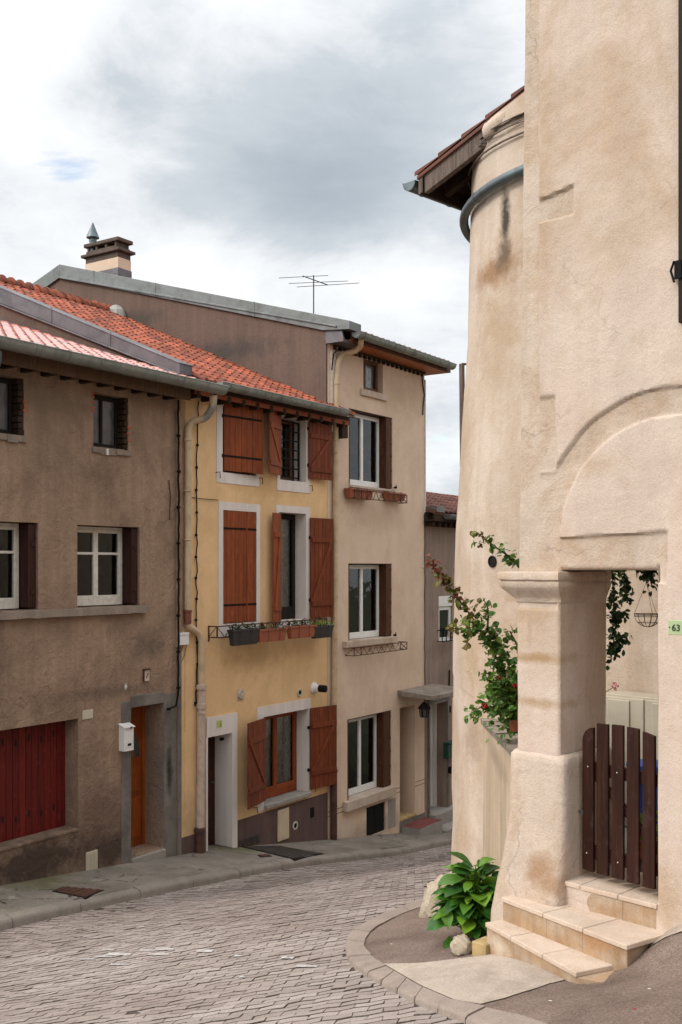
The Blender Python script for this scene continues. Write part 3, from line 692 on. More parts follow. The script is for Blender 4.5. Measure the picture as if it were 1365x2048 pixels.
def pipe(parent, pts, r, mat, name='downpipe', seg=10, fr=L, label=None, rings=()):
    m = MB(); W = []
    for (x, y, q) in pts:
        t, z = fr.hit(x, y, q); W.append(fr.w(t, q, z))
    # round the corners a little
    P = [W[0]]
    for i in range(1, len(W) - 1):
        a, b, c = W[i - 1], W[i], W[i + 1]; k = min(.09, (b - a).length * .4, (c - b).length * .4)
        u = b + (a - b).normalized() * k; v = b + (c - b).normalized() * k
        P += [u, (u + v + b * 2) / 4, v]
    P.append(W[-1]); m.tube(P, r, seg)
    for (x, y, q, rr, h) in rings:
        t, z = fr.hit(x, y, q); c = fr.w(t, q, z); m.lathe([(rr * .9, -h), (rr, -h + .006), (rr, h - .006), (rr * .9, h)], c, 12)
    return m.build(name, MT[mat], parent, smooth=50, label=label)
def cable(parent, pts, r=.012, wob=.02, clip=0, q=.03, name='cable'):
    m = MB(); P = []
    for (x0, y0), (x1, y1) in zip(pts, pts[1:]):
        n = max(2, int(math.hypot(x1 - x0, y1 - y0) / 14))
        for i in range(n):
            f = i / n; x = x0 + (x1 - x0) * f; y = y0 + (y1 - y0) * f
            t, z = L.hit(x, y, q); P.append(L.w(t + mnoise.noise((x * .3, y * .04, 0)) * wob, q, z))
    t, z = L.hit(*pts[-1], q); P.append(L.w(t, q, z)); m.tube(P, r, 6)
    if clip:
        for i in range(clip, len(P), clip):
            c = P[i]; m.lathe([(r * 1.9, -.02), (r * 2.1, 0), (r * 1.9, .02)], c, 8)
    return m.build(name, MT['iron'], parent, smooth=60)
def vbox(parent, name, xl, xr, yt, yb, q0, q1, mat, bevel=.004, label=None, skew=True):
    xm = (xl + xr) / 2; t0, t1, z0, z1 = rect(xl, xr, xm, yt, yb, q1)
    m = MB(L); m.box(t0, t1, q0, q1, z0, z1); return m.build(name, MT[mat], parent, bevel=bevel, label=label)
TB, TY, TC = L.t(362), L.t(655), L.t(849)          # corners between the houses
T0 = 7.3
# ================================================================== brown house
bh = thing('brown_house', 'brown rendered house with dark red garage and orange door under glossy red tiles', 'house', tuple(L.w(11.5, 0, -4.8)))
garage = (8.0, L.t(157), L.hit(157, 1660)[1], L.hit(157, 1437)[1], .30)
door = (L.t(262), L.t(328), L.hit(328, 1702)[1] + .06, L.hit(262, 1416)[1], .48)
w2 = rect(155, 280, 217, 1052, 1213) + (.30,); w1 = (L.t(-110), L.t(77), w2[2], w2[3], .30)
a2 = rect(187, 257, 222, 790, 898) + (.2,); a1 = (L.t(-45), L.t(48), a2[2] + .02, a2[3], .2)
w3 = (L.t(-420), L.t(-240), w2[2], w2[3], .3)
m = MB(L); wall_grid(m, T0, TB, -8, 3.12, [garage, door, w1, w2, a1, a2, w3]); KR1 = 5.6; volume(m, T0, TB, -8, 3.12, KR1, 5.15, 11, 3.4, True, True)
m.build('wall', MT['brown_plaster'], bh)
m = MB(L)   # grey cement bands round the door
m.box(L.t(243), door[0] - .001, -.01, .014, -8, door[3] + .12); m.box(door[1] + .001, L.t(352), -.01, .012, -8, door[3] + .16); m.box(door[0] - .001, door[1] + .001, -.01, .013, door[3] + .002, door[3] + .20)
m.box(L.t(354), L.t(361.5), -.01, .03, -8, L.hit(357, 1285)[1])
m.build('cement_patch', MT['grey_plaster'], bh, bevel=.01)
vbox(bh, 'pilaster', 356, 366, 820, 1295, -.01, .05, 'brown_plaster', .012)
m = MB(L); m.box(door[0] + .002, door[1] - .002, -.5, .06, door[2] - .4, door[2] - .01); m.build('doorstep', MT['concrete'], bh, bevel=.015)
m = MB(L); m.box(garage[0], garage[1] - .002, -.3, .015, garage[2] - .02, garage[2] + .035); m.build('garage_sill', MT['brown_plaster'], bh, bevel=.015)
# garage door
m = MB(L); t = garage[0]
while t < garage[1]: m.box(t + .004, min(t + .118, garage[1]), -.34, -.30, garage[2] + .03, garage[3] - .005); t += .122
m.box(garage[0], garage[1], -.36, -.315, garage[2], garage[3])
gd = m.build('garage_door', MT['garage'], bh, bevel=.004)
t = garage[0] + .06; i = 0; Hg = garage[3] - garage[2]
while t < garage[1] - .1:
    for f in (.84, .18):
        z = garage[2] + Hg * f + (.05 if i % 2 else 0); m = MB(L); m.box(t - .018, t + .018, -.302, -.296, z - .05, z + .05); m.build('slot', MT['dark_frame'], gd)
    t += .244; i += 1
# orange entrance door
m = MB(L); dq = -.48; H = door[3] - door[2]
m.box(door[0], door[1], dq - .05, dq, door[2], door[3])
for (a, b) in ((.06, .34), (.38, .56)):
    for k in (0, 1):
        u = door[0] + .1 + k * (door[1] - door[0] - .1) / 2; v = u + (door[1] - door[0] - .3) / 2
        m.box(u, v, dq - .01, dq + .012, door[2] + H * a, door[2] + H * b)
od = m.build('door', MT['orange_door'], bh, bevel=.008)
m = MB(L); c = (door[0] + door[1]) / 2; zc = door[2] + H * .62; w = (door[1] - door[0]) * .36
poly = [(c - w, zc)] + [(c - w * math.cos(math.pi * k / 10), zc + .1 + .40 * math.sin(math.pi * k / 10)) for k in range(11)] + [(c + w, zc)]
m.prism(poly, dq, dq + .006); m.build('pane', MT['glass_dusty'], od)
m = MB(L)
for k in (-.33, .33): m.box(c + w * k * 1.1 - .02, c + w * k * 1.1 + .02, dq + .004, dq + .014, zc, zc + .42)
m.box(door[1] - .06, door[1] - .001, dq, dq + .03, door[2], door[3]); m.box(door[0] + .06, door[1] - .06, dq, dq + .028, door[3] - .06, door[3]); m.build('door_frame', MT['orange_door'], od)
for (w, lab) in ((w1, None), (w2, None), (w3, None)):
    tr = w[1] - (w2[1] - L.t(243, -.27))
    window(bh, w[0], tr, w[2] + .015, w[3] - .01, .27, MT['white_frame'], .05, 2, (.66,), base=.05, sf=.05)
    m = MB(L)
    for k in range(4):
        u = tr + .008 + k * .036; m.box(u, u + .028, -.29 + .012 * k, -.035, w[2] + .03, w[3] - .02)
    for z in (.2, .75):
        zz_ = w[2] + (w[3] - w[2]) * z; m.box(tr + .05, tr + .12, -.04, -.022, zz_ - .03, zz_ + .03)
    m.build('folding_shutter', MT['shutter_black'], bh, bevel=.003)
m = MB(L)   # the long sill shared by the windows
zt = w2[2] - .005; tt = T0 + .4; P = []
for i in range(60):
    t = tt + (L.t(289) - tt) * i / 59; e = .012 * mnoise.noise((t * 4, 0, 0)); P.append((t, e))
b = len(m.v)
for t, e in P: m.v += [m.p(t, -.02, zt), m.p(t, .09 + e, zt - .012), m.p(t, .095 + e, zt - .12 + e), m.p(t, -.02, zt - .14)]
m.f = [(b + 4 * i + k, b + 4 * i + k + 1, b + 4 * i + 5 + k, b + 4 * i + 4 + k) for i in range(59) for k in range(3)] + [(b + 3, b + 2, b + 1, b), tuple(b + 59 * 4 + k for k in range(4))]
m.build('window_sill', MT['sill'], bh)
for a in (a1, a2):
    tr = a[1] - .10
    window(bh, a[0] + .03, tr, a[2] + .02, a[3] - .02, .17, MT['dark_frame'], .04, 2, (), glass='glass_dusty', sf=.022, name='attic_window', room=False, split=.42)
    m = MB(L); random.seed(int(a[0] * 100))
    for k in range(9):
        z = a[2] + .02 + k * (a[3] - a[2]) / 9; hb = (a[3] - a[2]) / 9 - .012
        m.box(a[1] - .09 + random.uniform(-.015, .015), a[1] + .004 + random.uniform(-.01, .012), -.17, -.008 + random.uniform(-.02, .012), z, z + hb)
    m.build('brick_edge', MT['dark_beam'], bh, bevel=.008)
    m = MB(L)
    for (tt, f) in ((a[1] + .005, .18), (a[1] + .012, .42), (a[1] + .0, .3)) if a is a2 else ((a[1] + .01, .42), (a[1] + .02, .5), (a[1] + .005, .58)):
        z = a[2] + (a[3] - a[2]) * f; m = MB(L); m.box(tt - .02, tt + .035, -.03, .012, z, z + .055); m.build('broken_brick', MT['brick'], bh, bevel=.012)
    if a is a2:
        for f in (.62, .68, .78, .88, .95): z = a[2] + (a[3] - a[2]) * f; m = MB(L); m.box(a[0] - .03 + random.uniform(-.01, .01), a[0] + .02, -.05, .011, z, z + .05); m.build('broken_brick', MT['brick'], bh, bevel=.012)
    m = MB(L); n = 5
    for k in range(n):
        u = a[0] - .03 + (a[1] - a[0] + .06) * k / n; v = a[0] - .03 + (a[1] - a[0] + .06) * (k + 1) / n
        m.box(u, v + .012, -.15, .03 + random.uniform(-.015, .012), a[2] - .10 + random.uniform(-.015, .015), a[2] + .01 + random.uniform(-.006, .004))
    m.build('window_sill', MT['sill'], bh, bevel=.006)
m = MB(L); m.box(L.t(210), L.t(214), .02, .047, a2[2] - .11, a2[2] - .01); m.build('paint_drip', MT['white_trim'], bh)
# roof and eaves
m = MB(L); roof_tiles(m, T0, 13.70, .43, 3.22, .33, 6.0, tw=.235, course=.33, lift=.04)
roof_tiles(m, 13.70, 13.94, .43, 3.22, .33, .34, tw=.24, course=.33, lift=.04); back_slope(m, T0, 13.7, KR1, 5.2, 11, 3.4)
rf = m.build('roof', MT['tile_new'], bh, smooth=30)
m = MB(L); random.seed(3); t = T0
while t < 13.6:
    m.box(t, t + .09, -.02, .32, 2.91, 2.99); t += .38
m.box(T0, 13.66, .24, .30, 2.99, 3.16); m.box(T0, 13.66, -.03, .24, 2.99, 3.02); m.box(T0, 13.66, .27, .335, 2.93, 3.0)
m.build('eave_board', MT['dark_beam'], bh, bevel=.006)
m = MB(L); m.box(T0, 13.68, .345, .375, 2.90, 3.12); m.build('fascia', MT['fascia_brown'], bh)
t = T0 + .1
while t < 13.4:
    m = MB(L); m.box(t + .02, t + .20, -.03, .012 + random.uniform(0, .02), 2.93 + random.uniform(-.03, .04), 2.985); t += .38
    m.build('eave_rubble', MT['brown_plaster'], bh, bevel=.02)
m = MB(L); gutter(m, T0, L.t(446, .56), .57, 3.20, .135, .62); m.build('gutter', MT['zinc_gutter'], bh, smooth=40)
pipe(bh, [(-4, 700, .5), (-3, 722, .45), (-14, 745, .3), (-30, 752, .1), (-34, 780, .08), (-34, 1700, .08)], .055, 'pipe_teal')
cable(bh, [(357, 800), (358, 1000), (357, 1390), (351, 1412), (338, 1418)], .018, .03, 5, .07)
cable(bh, [(338, 960), (341, 985), (340, 1040)], .008, .01, 0, .02)
vbox(bh, 'vent', 166, 187, 1420, 1438, 0, .015, 'ivory', .004)
m = MB(L); t0, t1, z0, z1 = rect(172, 194, 183, 1702, 1742); m.box(t0, t1, 0, .02, z0, z1)
for k in range(7): u = t0 + .02 + k * (t1 - t0 - .04) / 6.5; m.box(u, u + .015, .018, .028, z0 + .02, z1 - .03)
for k in range(4): zc = z0 + .05 + k * (z1 - z0 - .1) / 3; m.box(t0 + .01, t1 - .01, .018, .024, zc, zc + .012)
m.build('vent_grille', MT['ivory'], bh)
# things hung on the brown house
lb = thing('letterbox', 'white metal letterbox with sloping lid beside the orange door', 'letterbox', tuple(L.w(12.45, .07, L.hit(258, 1500, .1)[1])))
t0, t1 = L.t(238), L.t(268, .13); z0, z1 = L.hit(258, 1502, .13)[1], L.hit(258, 1455, .13)[1]
m = MB(L); m.prism_t([(0, z0), (.13, z0), (.13, z1), (0, z1 + .05)], t0, t1); bd = m.build('body', MT['white_plastic'], lb, bevel=.004)
m = MB(L); p = m.p; m.hexa([p(t0 - .015, -.0, z1 + .05), p(t1 + .015, -.0, z1 + .05), p(t1 + .015, .155, z1 - .005), p(t0 - .015, .155, z1 - .005), p(t0 - .015, -.0, z1 + .066), p(t1 + .015, -.0, z1 + .066), p(t1 + .015, .155, z1 + .01), p(t0 - .015, .155, z1 + .01)])
m.build('lid', MT['white_plastic'], lb, bevel=.003)
m = MB(L); m.box(t0 + .03, t1 - .02, .13, .134, z0 + .06, z1 - .07); fl = m.build('door', MT['white_plastic'], lb, bevel=.003)
m = MB(L); m.box(t0 + .07, t1 - .06, .134, .137, z0 + .085, z0 + .125); m.build('name_slot', MT['dark_frame'], fl)
m = MB(L); m.box(t1 - .1, t1 - .06, .15, .16, z1 - .02, z1 + .012); m.build('latch', MT['rust'], lb)
wp = thing('wall_plate', 'small rusty plate with a dark diagonal mark above the orange door', 'plate', tuple(L.w(*[L.hit(292, 1362)[0], 0.0], L.hit(292, 1362)[1])))
t0, t1, z0, z1 = rect(287, 297, 292, 1340, 1362); m = MB(L); m.box(t0, t1, 0, .03, z0, z1); m.build('plate', MT['pipe_pink'], wp, bevel=.004)
m = MB(L); m.prism([(t0 + .03, z0 + .06), (t0 + .05, z0 + .06), (t1 - .02, z1 - .05), (t1 - .04, z1 - .05)], .03, .034); m.box(t0 - .02, t1 + .005, -.0, .045, z1, z1 + .025); m.box(t0 - .012, t0, 0, .035, z0, z1); m.build('frame', MT['rust'], wp)
jb = thing('junction_box', 'white electric junction box on the yellow wall next to the downpipe bend', 'junction box', tuple(L.w(L.t(370), 0, L.hit(370, 1290)[1])))
vbox(jb, 'body', 361, 379, 1266, 1290, 0, .09, 'white_plastic', .008); vbox(jb, 'lid', 362, 379.5, 1265, 1270, .02, .1, 'white_plastic', .004)
m = MB(L)
for dx in (-3, 4):
    a = L.hit(370 + dx, 1290, .03); b = L.hit(364 + dx * 1.2, 1312, .02); c = L.hit(362, 1326, .01)
    m.tube([(a[0], .03, a[1]), (b[0], .02, b[1]), (c[0], .01, c[1])], .005, 6)
m.build('wire', MT['iron'], jb)
# ================================================================== yellow house
yh = thing('yellow_house', 'narrow yellow house with red brown plank shutters and white window surrounds', 'house', tuple(L.w(16.2, 0, -5.4)))
zpl = -4.785
u1 = rect(445, 512, 478, 818, 948) + (.2,)
u2 = rect(560, 612, 586, 836, 962) + (.3,)
m1 = rect(446, 513, 478, 1022, 1246) + (.12,)
m2 = rect(558, 612, 585, 1026, 1240) + (.3,)
lw = rect(527, 617, 617, 1417, 1584) + (.33,)
yd = (L.t(414), L.t(463), L.hit(463, 1692)[1], L.hit(463, 1465)[1], .40)
m = MB(L); ops = [u1, u2, m1, m2, lw, yd]
wall_grid(m, TB, TY, zpl, 3.3, ops, 0, False); volume(m, TB + .012, TY - .012, -9, 3.3, 6.28, 6.2, 12.5, 3.3, True, True); m.build('wall', MT['yellow_plaster'], yh)
m = MB(L); wall_grid(m, TB, TY - .0, -9, zpl, [(yd[0], yd[1], -9, zpl, 0)], .012, False); m.box(TB, yd[0] - .02, -.02, .0118, zpl - .3, zpl); m.box(yd[1] + .1, TY, -.02, .0118, zpl - .3, zpl)
m.build('plinth', MT['plinth'], yh)
def sur(o, xl, xr, yt, yb, dep, xr_ref=None): 
    x = xr_ref or (xl + xr) / 2; t0, t1, z0, z1 = rect(xl, xr, x, yt, yb); surround(yh, t0, t1, z0, z1, *o[:4], dep)
sur(u1, 433, 518, 806, 969, .2); sur(m1, 437, 520, 1006, 1272, .14)
# the two openings on the other side carry a head band and jamb
for o, xl, xr, yt, yb in ((u2, 544, 620, 834, 983), (m2, 548, 620, 1012, 1262)):
    x = (xl + xr) / 2; t0, t1, z0, z1 = rect(xl, xr, x, yt, yb)
    surround(yh, o[0] - .1, t1, z0, z1, *o[:4], .3)
t0, t1, z0, z1 = rect(514, 622, 570, 1405, 1607); surround(yh, t0, t1, z0, z1, *lw[:4], .33)
m = MB(L); m.box(yd[0] - .03, L.t(473), -.01, .03, yd[3], L.hit(473, 1425)[1]); m.box(yd[1], L.t(473), -.01, .03, -9, yd[3]); m.box(yd[0] - .05, yd[0], -.01, .028, -9, yd[3])
p = m.p; i = -.42; a, b, c, d = yd[0], yd[1], -9, yd[3]
m.quad(p(a, 0, c), p(a, 0, d), p(a, i, d), p(a, i, c)); m.quad(p(b, 0, d), p(b, 0, c), p(b, i, c), p(b, i, d)); m.quad(p(a, 0, d), p(b, 0, d), p(b, i, d), p(a, i, d))
m.build('door_surround', MT['white_trim'], yh)
m = MB(L); m.box(yd[0], yd[1], -.46, -.40, -6, yd[3])
for f in (.15, .45): m.box(yd[0] + .1, yd[1] - .1, -.41, -.39, yd[2] + f * 2, yd[2] + f * 2 + .5)
dd = m.build('door', MT['dark_door'], yh, bevel=.006)
t, z = L.hit(421, 1568, -.38); m = MB(L); m.box(t - .02, t + .02, -.40, -.392, z - .11, z + .11); m.tube([(t, -.39, z + .03), (t, -.35, z + .03), (t + .1, -.345, z + .03)], .011, 8); m.build('handle', MT['zinc'], dd)
m = MB(L); m.box(yd[0] + .002, yd[1] - .002, -.44, .05, yd[2] - .5, yd[2] - .02); m.build('doorstep', MT['plinth'], yh, bevel=.01)
m = MB(L); t, z = L.hit(437, 1481, -.15); m.tube([(yd[1], -.2, z), (yd[1] - .07, -.2, z)], .03, 10); m.build('spotlight', MT['iron'], yh)
# shutters
shutter(yh, L.t(447), .02, L.hit(480, 945)[1], L.hit(480, 812)[1], L.t(516) - L.t(447), 7, 'l', planks=7, brace=False, label='closed plank shutter with two black strap hinges')
shutter(yh, L.t(560, .04), .05, L.hit(540, 949)[1], L.hit(540, 824)[1], .62, 164, 'l', strap=False, planks=6, flip=1, label='open shutter showing its Z shaped brace')
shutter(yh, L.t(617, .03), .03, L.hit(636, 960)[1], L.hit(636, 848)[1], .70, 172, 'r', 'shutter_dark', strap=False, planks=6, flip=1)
shutter(yh, m1[0], .0, m1[2] + .01, m1[3], (m1[1] - m1[0]) * .70, 1, 'l', planks=6, brace=False, hz=(.11, .79))
shutter(yh, m1[1], .0, m1[2] + .01, m1[3], (m1[1] - m1[0]) * .29, 2, 'r', planks=3, brace=False, hz=(.11, .79))
shutter(yh, m2[0] - .01, .04, m2[2], m2[3] - .03, .36, 168, 'l', 'shutter', strap=False, planks=3, flip=-1, hz=(.12, .8))
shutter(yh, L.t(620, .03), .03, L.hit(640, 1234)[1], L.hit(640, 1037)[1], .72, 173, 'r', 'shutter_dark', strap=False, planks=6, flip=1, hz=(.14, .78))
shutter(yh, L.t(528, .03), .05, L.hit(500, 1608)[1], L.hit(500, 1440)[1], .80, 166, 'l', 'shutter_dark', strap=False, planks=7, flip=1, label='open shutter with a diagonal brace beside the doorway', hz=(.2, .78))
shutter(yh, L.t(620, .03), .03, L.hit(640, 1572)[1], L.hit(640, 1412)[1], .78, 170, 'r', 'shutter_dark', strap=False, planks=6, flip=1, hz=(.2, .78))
for (x, y) in ((617, 857), (617, 930), (620, 1075), (620, 1200), (618, 1455), (618, 1540), (558, 852), (558, 925), (556, 1080), (556, 1205)):
    t, z = L.hit(x, y, .02); m = MB(L); m.box(t - .03, t + .03, 0, .05, z - .03, z + .03); m.build('shutter_catch', MT['iron'], yh)
for (x, y) in ((437, 945), (522, 957), (622, 972), (512, 1615), (628, 1572), (652, 1137)):
    t, z = L.hit(x, y, .02); m = MB(L); m.tube([(t - .05, .0, z), (t, .06, z + .01), (t + .01, .06, z - .11)], .008, 6); m.build('shutter_catch', MT['iron'], yh)
# windows
window(yh, u1[0], u1[1], u1[2], u1[3], .18, MT['brown_frame'], .05, 2)
window(yh, u2[0], u2[1] - .12, u2[2], u2[3], .28, MT['brown_frame'], .05, 1, room=True)
m = MB(L)
for k in range(7):
    z = u2[2] + .06 + k * (u2[3] - u2[2] - .15) / 6; m.box(u2[0] + .0, u2[1] - .14, -.10, -.075, z, z + .028)
m.box(u2[1] - .15, u2[1] - .115, -.104, -.071, u2[2] + .03, u2[3] - .06); m.box(u2[0] + .05, u2[0] + .08, -.104, -.071, u2[2] + .03, u2[3] - .06); m.build('window_bars', MT['iron'], yh)
window(yh, m1[0], m1[1], m1[2], m1[3], .13, MT['brown_frame'], .05, 2)
window(yh, m2[0], m2[1] - .02, m2[2] + .01, m2[3] - .01, .28, MT['dark_frame'], .06, 1, (), True, base=.12, sf=.05)
window(yh, lw[0], lw[1] - .02, lw[2] + .02, lw[3] - .01, .31, MT['shutter'], .06, 2, (), True, base=.08, sf=.06)
m = MB(L); m.box(lw[0], lw[1], -.33, .09, lw[2] - .07, lw[2] + .012); m.build('window_sill', MT['concrete'], yh, bevel=.012)
# small fittings on the yellow wall
def disc(x, y, r, mat, name, depth=.03, hole=None, sq=False):
    t, z = L.hit(x, y); m = MB()
    if sq: m2 = MB(L); m2.box(t - r * 1.1, t + r * 1.1, -.0, .008, z - r * 1.5, z + r * 1.1); m2.build('backplate', MT['pipe_pink'], yh, bevel=.01)
    m.lathe([(r, 0), (r, depth), (r * .8, depth + .008), (r * .62, depth + .004), (r * .55, depth - .01)], L.w(t, 0, z), 20, L.N)
    o = m.build(name, MT[mat], yh, smooth=40)
    m = MB(); m.lathe([(r * .5, depth - .02), (r * .5, depth + (.0 if hole else .012))], L.w(t, 0, z), 16, L.N); m.build('cap', MT['iron' if hole else mat], o, smooth=40)
disc(481, 1388, .085, 'ivory', 'vent', .04, None, True); disc(599, 1385, .085, 'ivory', 'vent', .02, True); disc(590, 1651, .09, 'ivory', 'vent', .02, True)
t, z = L.hit(628, 1376); m = MB(); m.lathe([(.12, 0), (.12, .02), (.09, .05), (.07, .12), (.07, .16)], L.w(t, 0, z), 18, L.N); fv = m.build('flue', MT['white_plastic'], yh, smooth=40)
m = MB(); m.lathe([(.075, .15), (.075, .30), (.06, .31)], L.w(t, 0, z), 18, L.N); m.build('cap', MT['iron'], fv, smooth=40)
vbox(yh, 'meter_hatch', 557, 579, 1618, 1680, -.005, .03, 'beige_plastic', .006)
m = MB(L); t0, t1, z0, z1 = rect(558.5, 577.5, 568, 1622, 1676, .03); m.box(t0, t1, .03, .034, z0, z1); m.build('hatch_door', MT['beige_plastic'], yh, bevel=.003)
vbox(yh, 'vent_opening', 621, 629, 1615, 1635, -.0, .016, 'iron', 0)
m = MB(L); t0, t1, z0, z1 = rect(474, 519, 497, 1676, 1690)
for k in range(12): u = t0 + k * (t1 - t0) / 12; m.box(u, u + .03, .012, .028, z0, z1 - .01 * (k % 2))
m.box(t0, t1, .012, .02, z0 - .02, z1 + .02); m.build('vent_grille', MT['grate'], yh)
nb = thing('number_plate', 'small lime green house number 3 plate above the white framed doorway', 'number plate', tuple(L.w(L.t(439), .03, L.hit(439, 1454)[1])))
t0, t1, z0, z1 = rect(434, 444, 439, 1441, 1455, .03); m = MB(L); m.box(t0, t1, .03, .038, z0, z1); m.build('plate', MT['plate_lime'], nb)
# eaves, roof
m = MB(L); roof_tiles(m, 14.02, 18.9, .40, 3.28, .44, 6.68, tw=.225, course=.345); back_slope(m, 14.0, 18.5, 6.28, 6.18, 12.5, 3.3)
yr = m.build('roof', MT['tile_old'], yh, smooth=30)
m = MB(); n = 24; tt = 10.5
RT = MB()
for k in range(19):
    a = 13.95 + k * .245; c = L.w(a, -6.30, 6.20); ax = L.A; up = Vector((0, 0, 1)); b = len(RT.v); r0, r1 = .135, .115
    if a > 18.35: break
    for (s, rr, h) in ((0, .185, .03), (.04, .185, .032), (.05, .165, .02), (.27, .145, .005)):
        for i in range(9):
            al = math.pi * i / 8; RT.v.append(c + ax * s + L.N * (math.cos(al) * rr) + up * (math.sin(al) * rr + h))
    for s in range(3):
        for i in range(8): RT.f.append((b + s * 9 + i, b + s * 9 + i + 1, b + (s + 1) * 9 + i + 1, b + (s + 1) * 9 + i))
    RT.f.append(tuple(b + i for i in range(9)))
RT.build('ridge_tiles', MT['tile_old'], yr, smooth=40)
m = MB(); c = L.w(18.28, -6.2, 6.28); m.lathe([(.30, -.2), (.24, .0), (.15, .10), (.03, .15)], c, 9); m.build('mortar', MT['mortar'], yr)
m = MB(L); t = 13.95
while t < 18.7: m.box(t, t + .08, -.02, .30, 3.00, 3.12); t += .42
m.box(13.9, 18.85, .20, .26, 3.06, 3.24); m.box(13.9, 18.85, -.03, .2, 3.12, 3.15); m.box(18.62, 18.84, .0, .24, 2.78, 3.06)
m.build('eave_board', MT['dark_beam'], yh, bevel=.006)
m = MB(L); m.box(13.9, 18.8, .255, .285, 3.05, 3.14); m.build('fascia', MT['shutter'], yh)
m = MB(L); gutter(m, L.t(436, .45), L.t(695, .5), .46, 3.30, .115, .5); m.build('gutter', MT['zinc_gutter'], yh, smooth=40)
sl = .425; m = MB(L); m.prism_t([(.0, -8), (.0, 3.33), (-6.28, 3.33 + 6.28 * sl - .02), (-12.5, 3.25), (-12.5, -8)], 13.74, 13.96); m.build('party_wall', MT['gable_plaster'], yh)
m = MB(L); z_ = 3.44
m.prism_t([(.10, z_ + .32 * .42), (.10, z_ + .32 * .42 - .18), (-6.28, z_ - .33 + 6.7 * .42), (-6.28, z_ + 6.7 * .42)], 13.70, 14.03)
m.prism_t([(.11, z_ + .31 * .42), (.11, z_ + .31 * .42 + .02), (-6.3, z_ + 6.72 * .42 + .03), (-6.3, z_ + 6.72 * .42)], 13.68, 14.06)
m.prism_t([(.10, z_ + .32 * .42 - .18), (.10, z_ + .32 * .42 - .21), (-6.28, z_ - .37 + 6.7 * .42), (-6.28, z_ - .34 + 6.7 * .42)], 13.655, 13.72)
m.prism_t([(-6.28, z_ + 6.7 * .42), (-6.28, z_ - .33 + 6.7 * .42), (-12.6, z_ - .5), (-12.6, z_ - .2)], 13.70, 14.03)
for k in (-1.6, -3.2, -4.8): m.prism_t([(k, z_ - .25 - k * .42 + .19), (k, z_ - k * .42 + .225), (k - .03, z_ - k * .42 + .235), (k - .03, z_ - .25 - k * .42 + .2)], 13.69, 13.71)
m.build('coping', MT['zinc_lilac'], yh, bevel=.004)
m = MB(L); m.prism_t([(-.0, 3.36), (-.0, 3.42), (-6.0, 5.42), (-6.0, 5.36)], 13.62, 13.74); m.build('flashing', MT['zinc_lilac'], yh)
# pipes and cables
pipe(yh, [(427, 792, .50), (426, 815, .46), (410, 838, .28), (384, 842, .10), (377, 858, .08), (376, 1222, .08)], .062, 'pipe_cream', rings=[(376, 880, .08, .072, .02), (375, 982, .08, .072, .012), (375, 1080, .08, .07, .012)])
pipe(yh, [(428, 790, .50), (426, 815, .46), (410, 838, .28), (392, 841, .14)], .066, 'pipe_grey')
pipe(yh, [(376, 1221, .08), (376, 1248, .08)], .066, 'pipe_red', name='pipe_joint', rings=[(376, 1222, .08, .078, .02)])
pipe(yh, [(376, 1246, .08), (380, 1254, .08), (398, 1266, .08), (403, 1278, .08), (403, 1372, .08)], .062, 'pipe_cream')
pipe(yh, [(403, 1370, .08), (403, 1415, .08), (401, 1665, .08)], .075, 'pipe_pink', rings=[(403, 1374, .08, .098, .045), (403, 1412, .08, .092, .05), (403, 1426, .08, .085, .02)])
pipe(yh, [(400, 1655, .08), (400, 1718, .08)], .09, 'cast_brown', rings=[(400, 1660, .08, .105, .035)])
cable(yh, [(398, 802), (395, 860), (394, 980), (394, 1100), (393, 1240), (395, 1300), (393, 1400), (390, 1412)], .012, .04, 3, .03)
cable(yh, [(384, 995), (410, 998), (437, 1000)], .006, .01, 0, .02)
# flower box rail
m = MB(L); zt, zb_ = L.hit(418, 1253, .05)[1] - .0, L.hit(418, 1275, .05)[1]; ta, tb = L.t(419, .03), L.t(655, .22)
for z in (zt, zb_):
    m.box(ta, tb, .20, .222, z - .011, z + .011); m.box(ta, ta + .022, 0, .2, z - .011, z + .011); m.box(tb - .022, tb, 0, .2, z - .011, z + .011)
t = ta
while t < tb + .01: m.box(t, t + .02, .198, .224, zb_, zt); t += (tb - ta - .02) / 8
for k in range(16):
    u = ta + (tb - ta) * k / 16; v = ta + (tb - ta) * (k + 1) / 16; a, b = (zb_, zt) if k % 2 else (zt, zb_)
    m.tube([(u, .211, a), (v, .211, b)], .008, 6)
m.tube([(ta + .01, .0, zb_), (ta + .01, .2, zt)], .008, 6); m.box(ta, ta + .022, 0, .02, zb_ - .08, zt + .01)
for k in range(13):
    c = ta + .5 + k * .27; m.tube([(c + math.cos(a_ * .7) * .05, .215, zt - .01 + math.sin(a_ * .7) * .035) for a_ in range(10)], .006, 5)
m.build('flower_rail', MT['rust'], yh)
# ================================================================== leaves and plants
def leaf(mb, base, d, up, ln, w, bend=.3, fold=.18, n=4):
    d = Vector(d).normalized(); up = Vector(up); up = (up - d * up.dot(d)); up = up.normalized() if up.length > 1e-4 else d.orthogonal().normalized()
    s = d.cross(up); P = Vector(base); b = len(mb.v); st = ln / n; cur = d.copy()
    prof = {4: (.10, .75, 1.0, .72, .02), 3: (.15, 1.0, .8, .03), 6: (.08, .45, .85, 1.0, .88, .5, .02)}[n]
    for i in range(n + 1):
        u = s.cross(cur).normalized(); wd = w * .5 * prof[i]
        mb.v += [P - s * wd + u * wd * fold * 2, P.copy(), P + s * wd + u * wd * fold * 2]
        cur = (cur - up * bend / n).normalized(); P = P + cur * st
    for i in range(n):
        for k in (0, 1): a = b + i * 3 + k; mb.f.append((a, a + 1, a + 4, a + 3))
def rv(s=1.0): return Vector((random.gauss(0, s), random.gauss(0, s), random.gauss(0, s)))
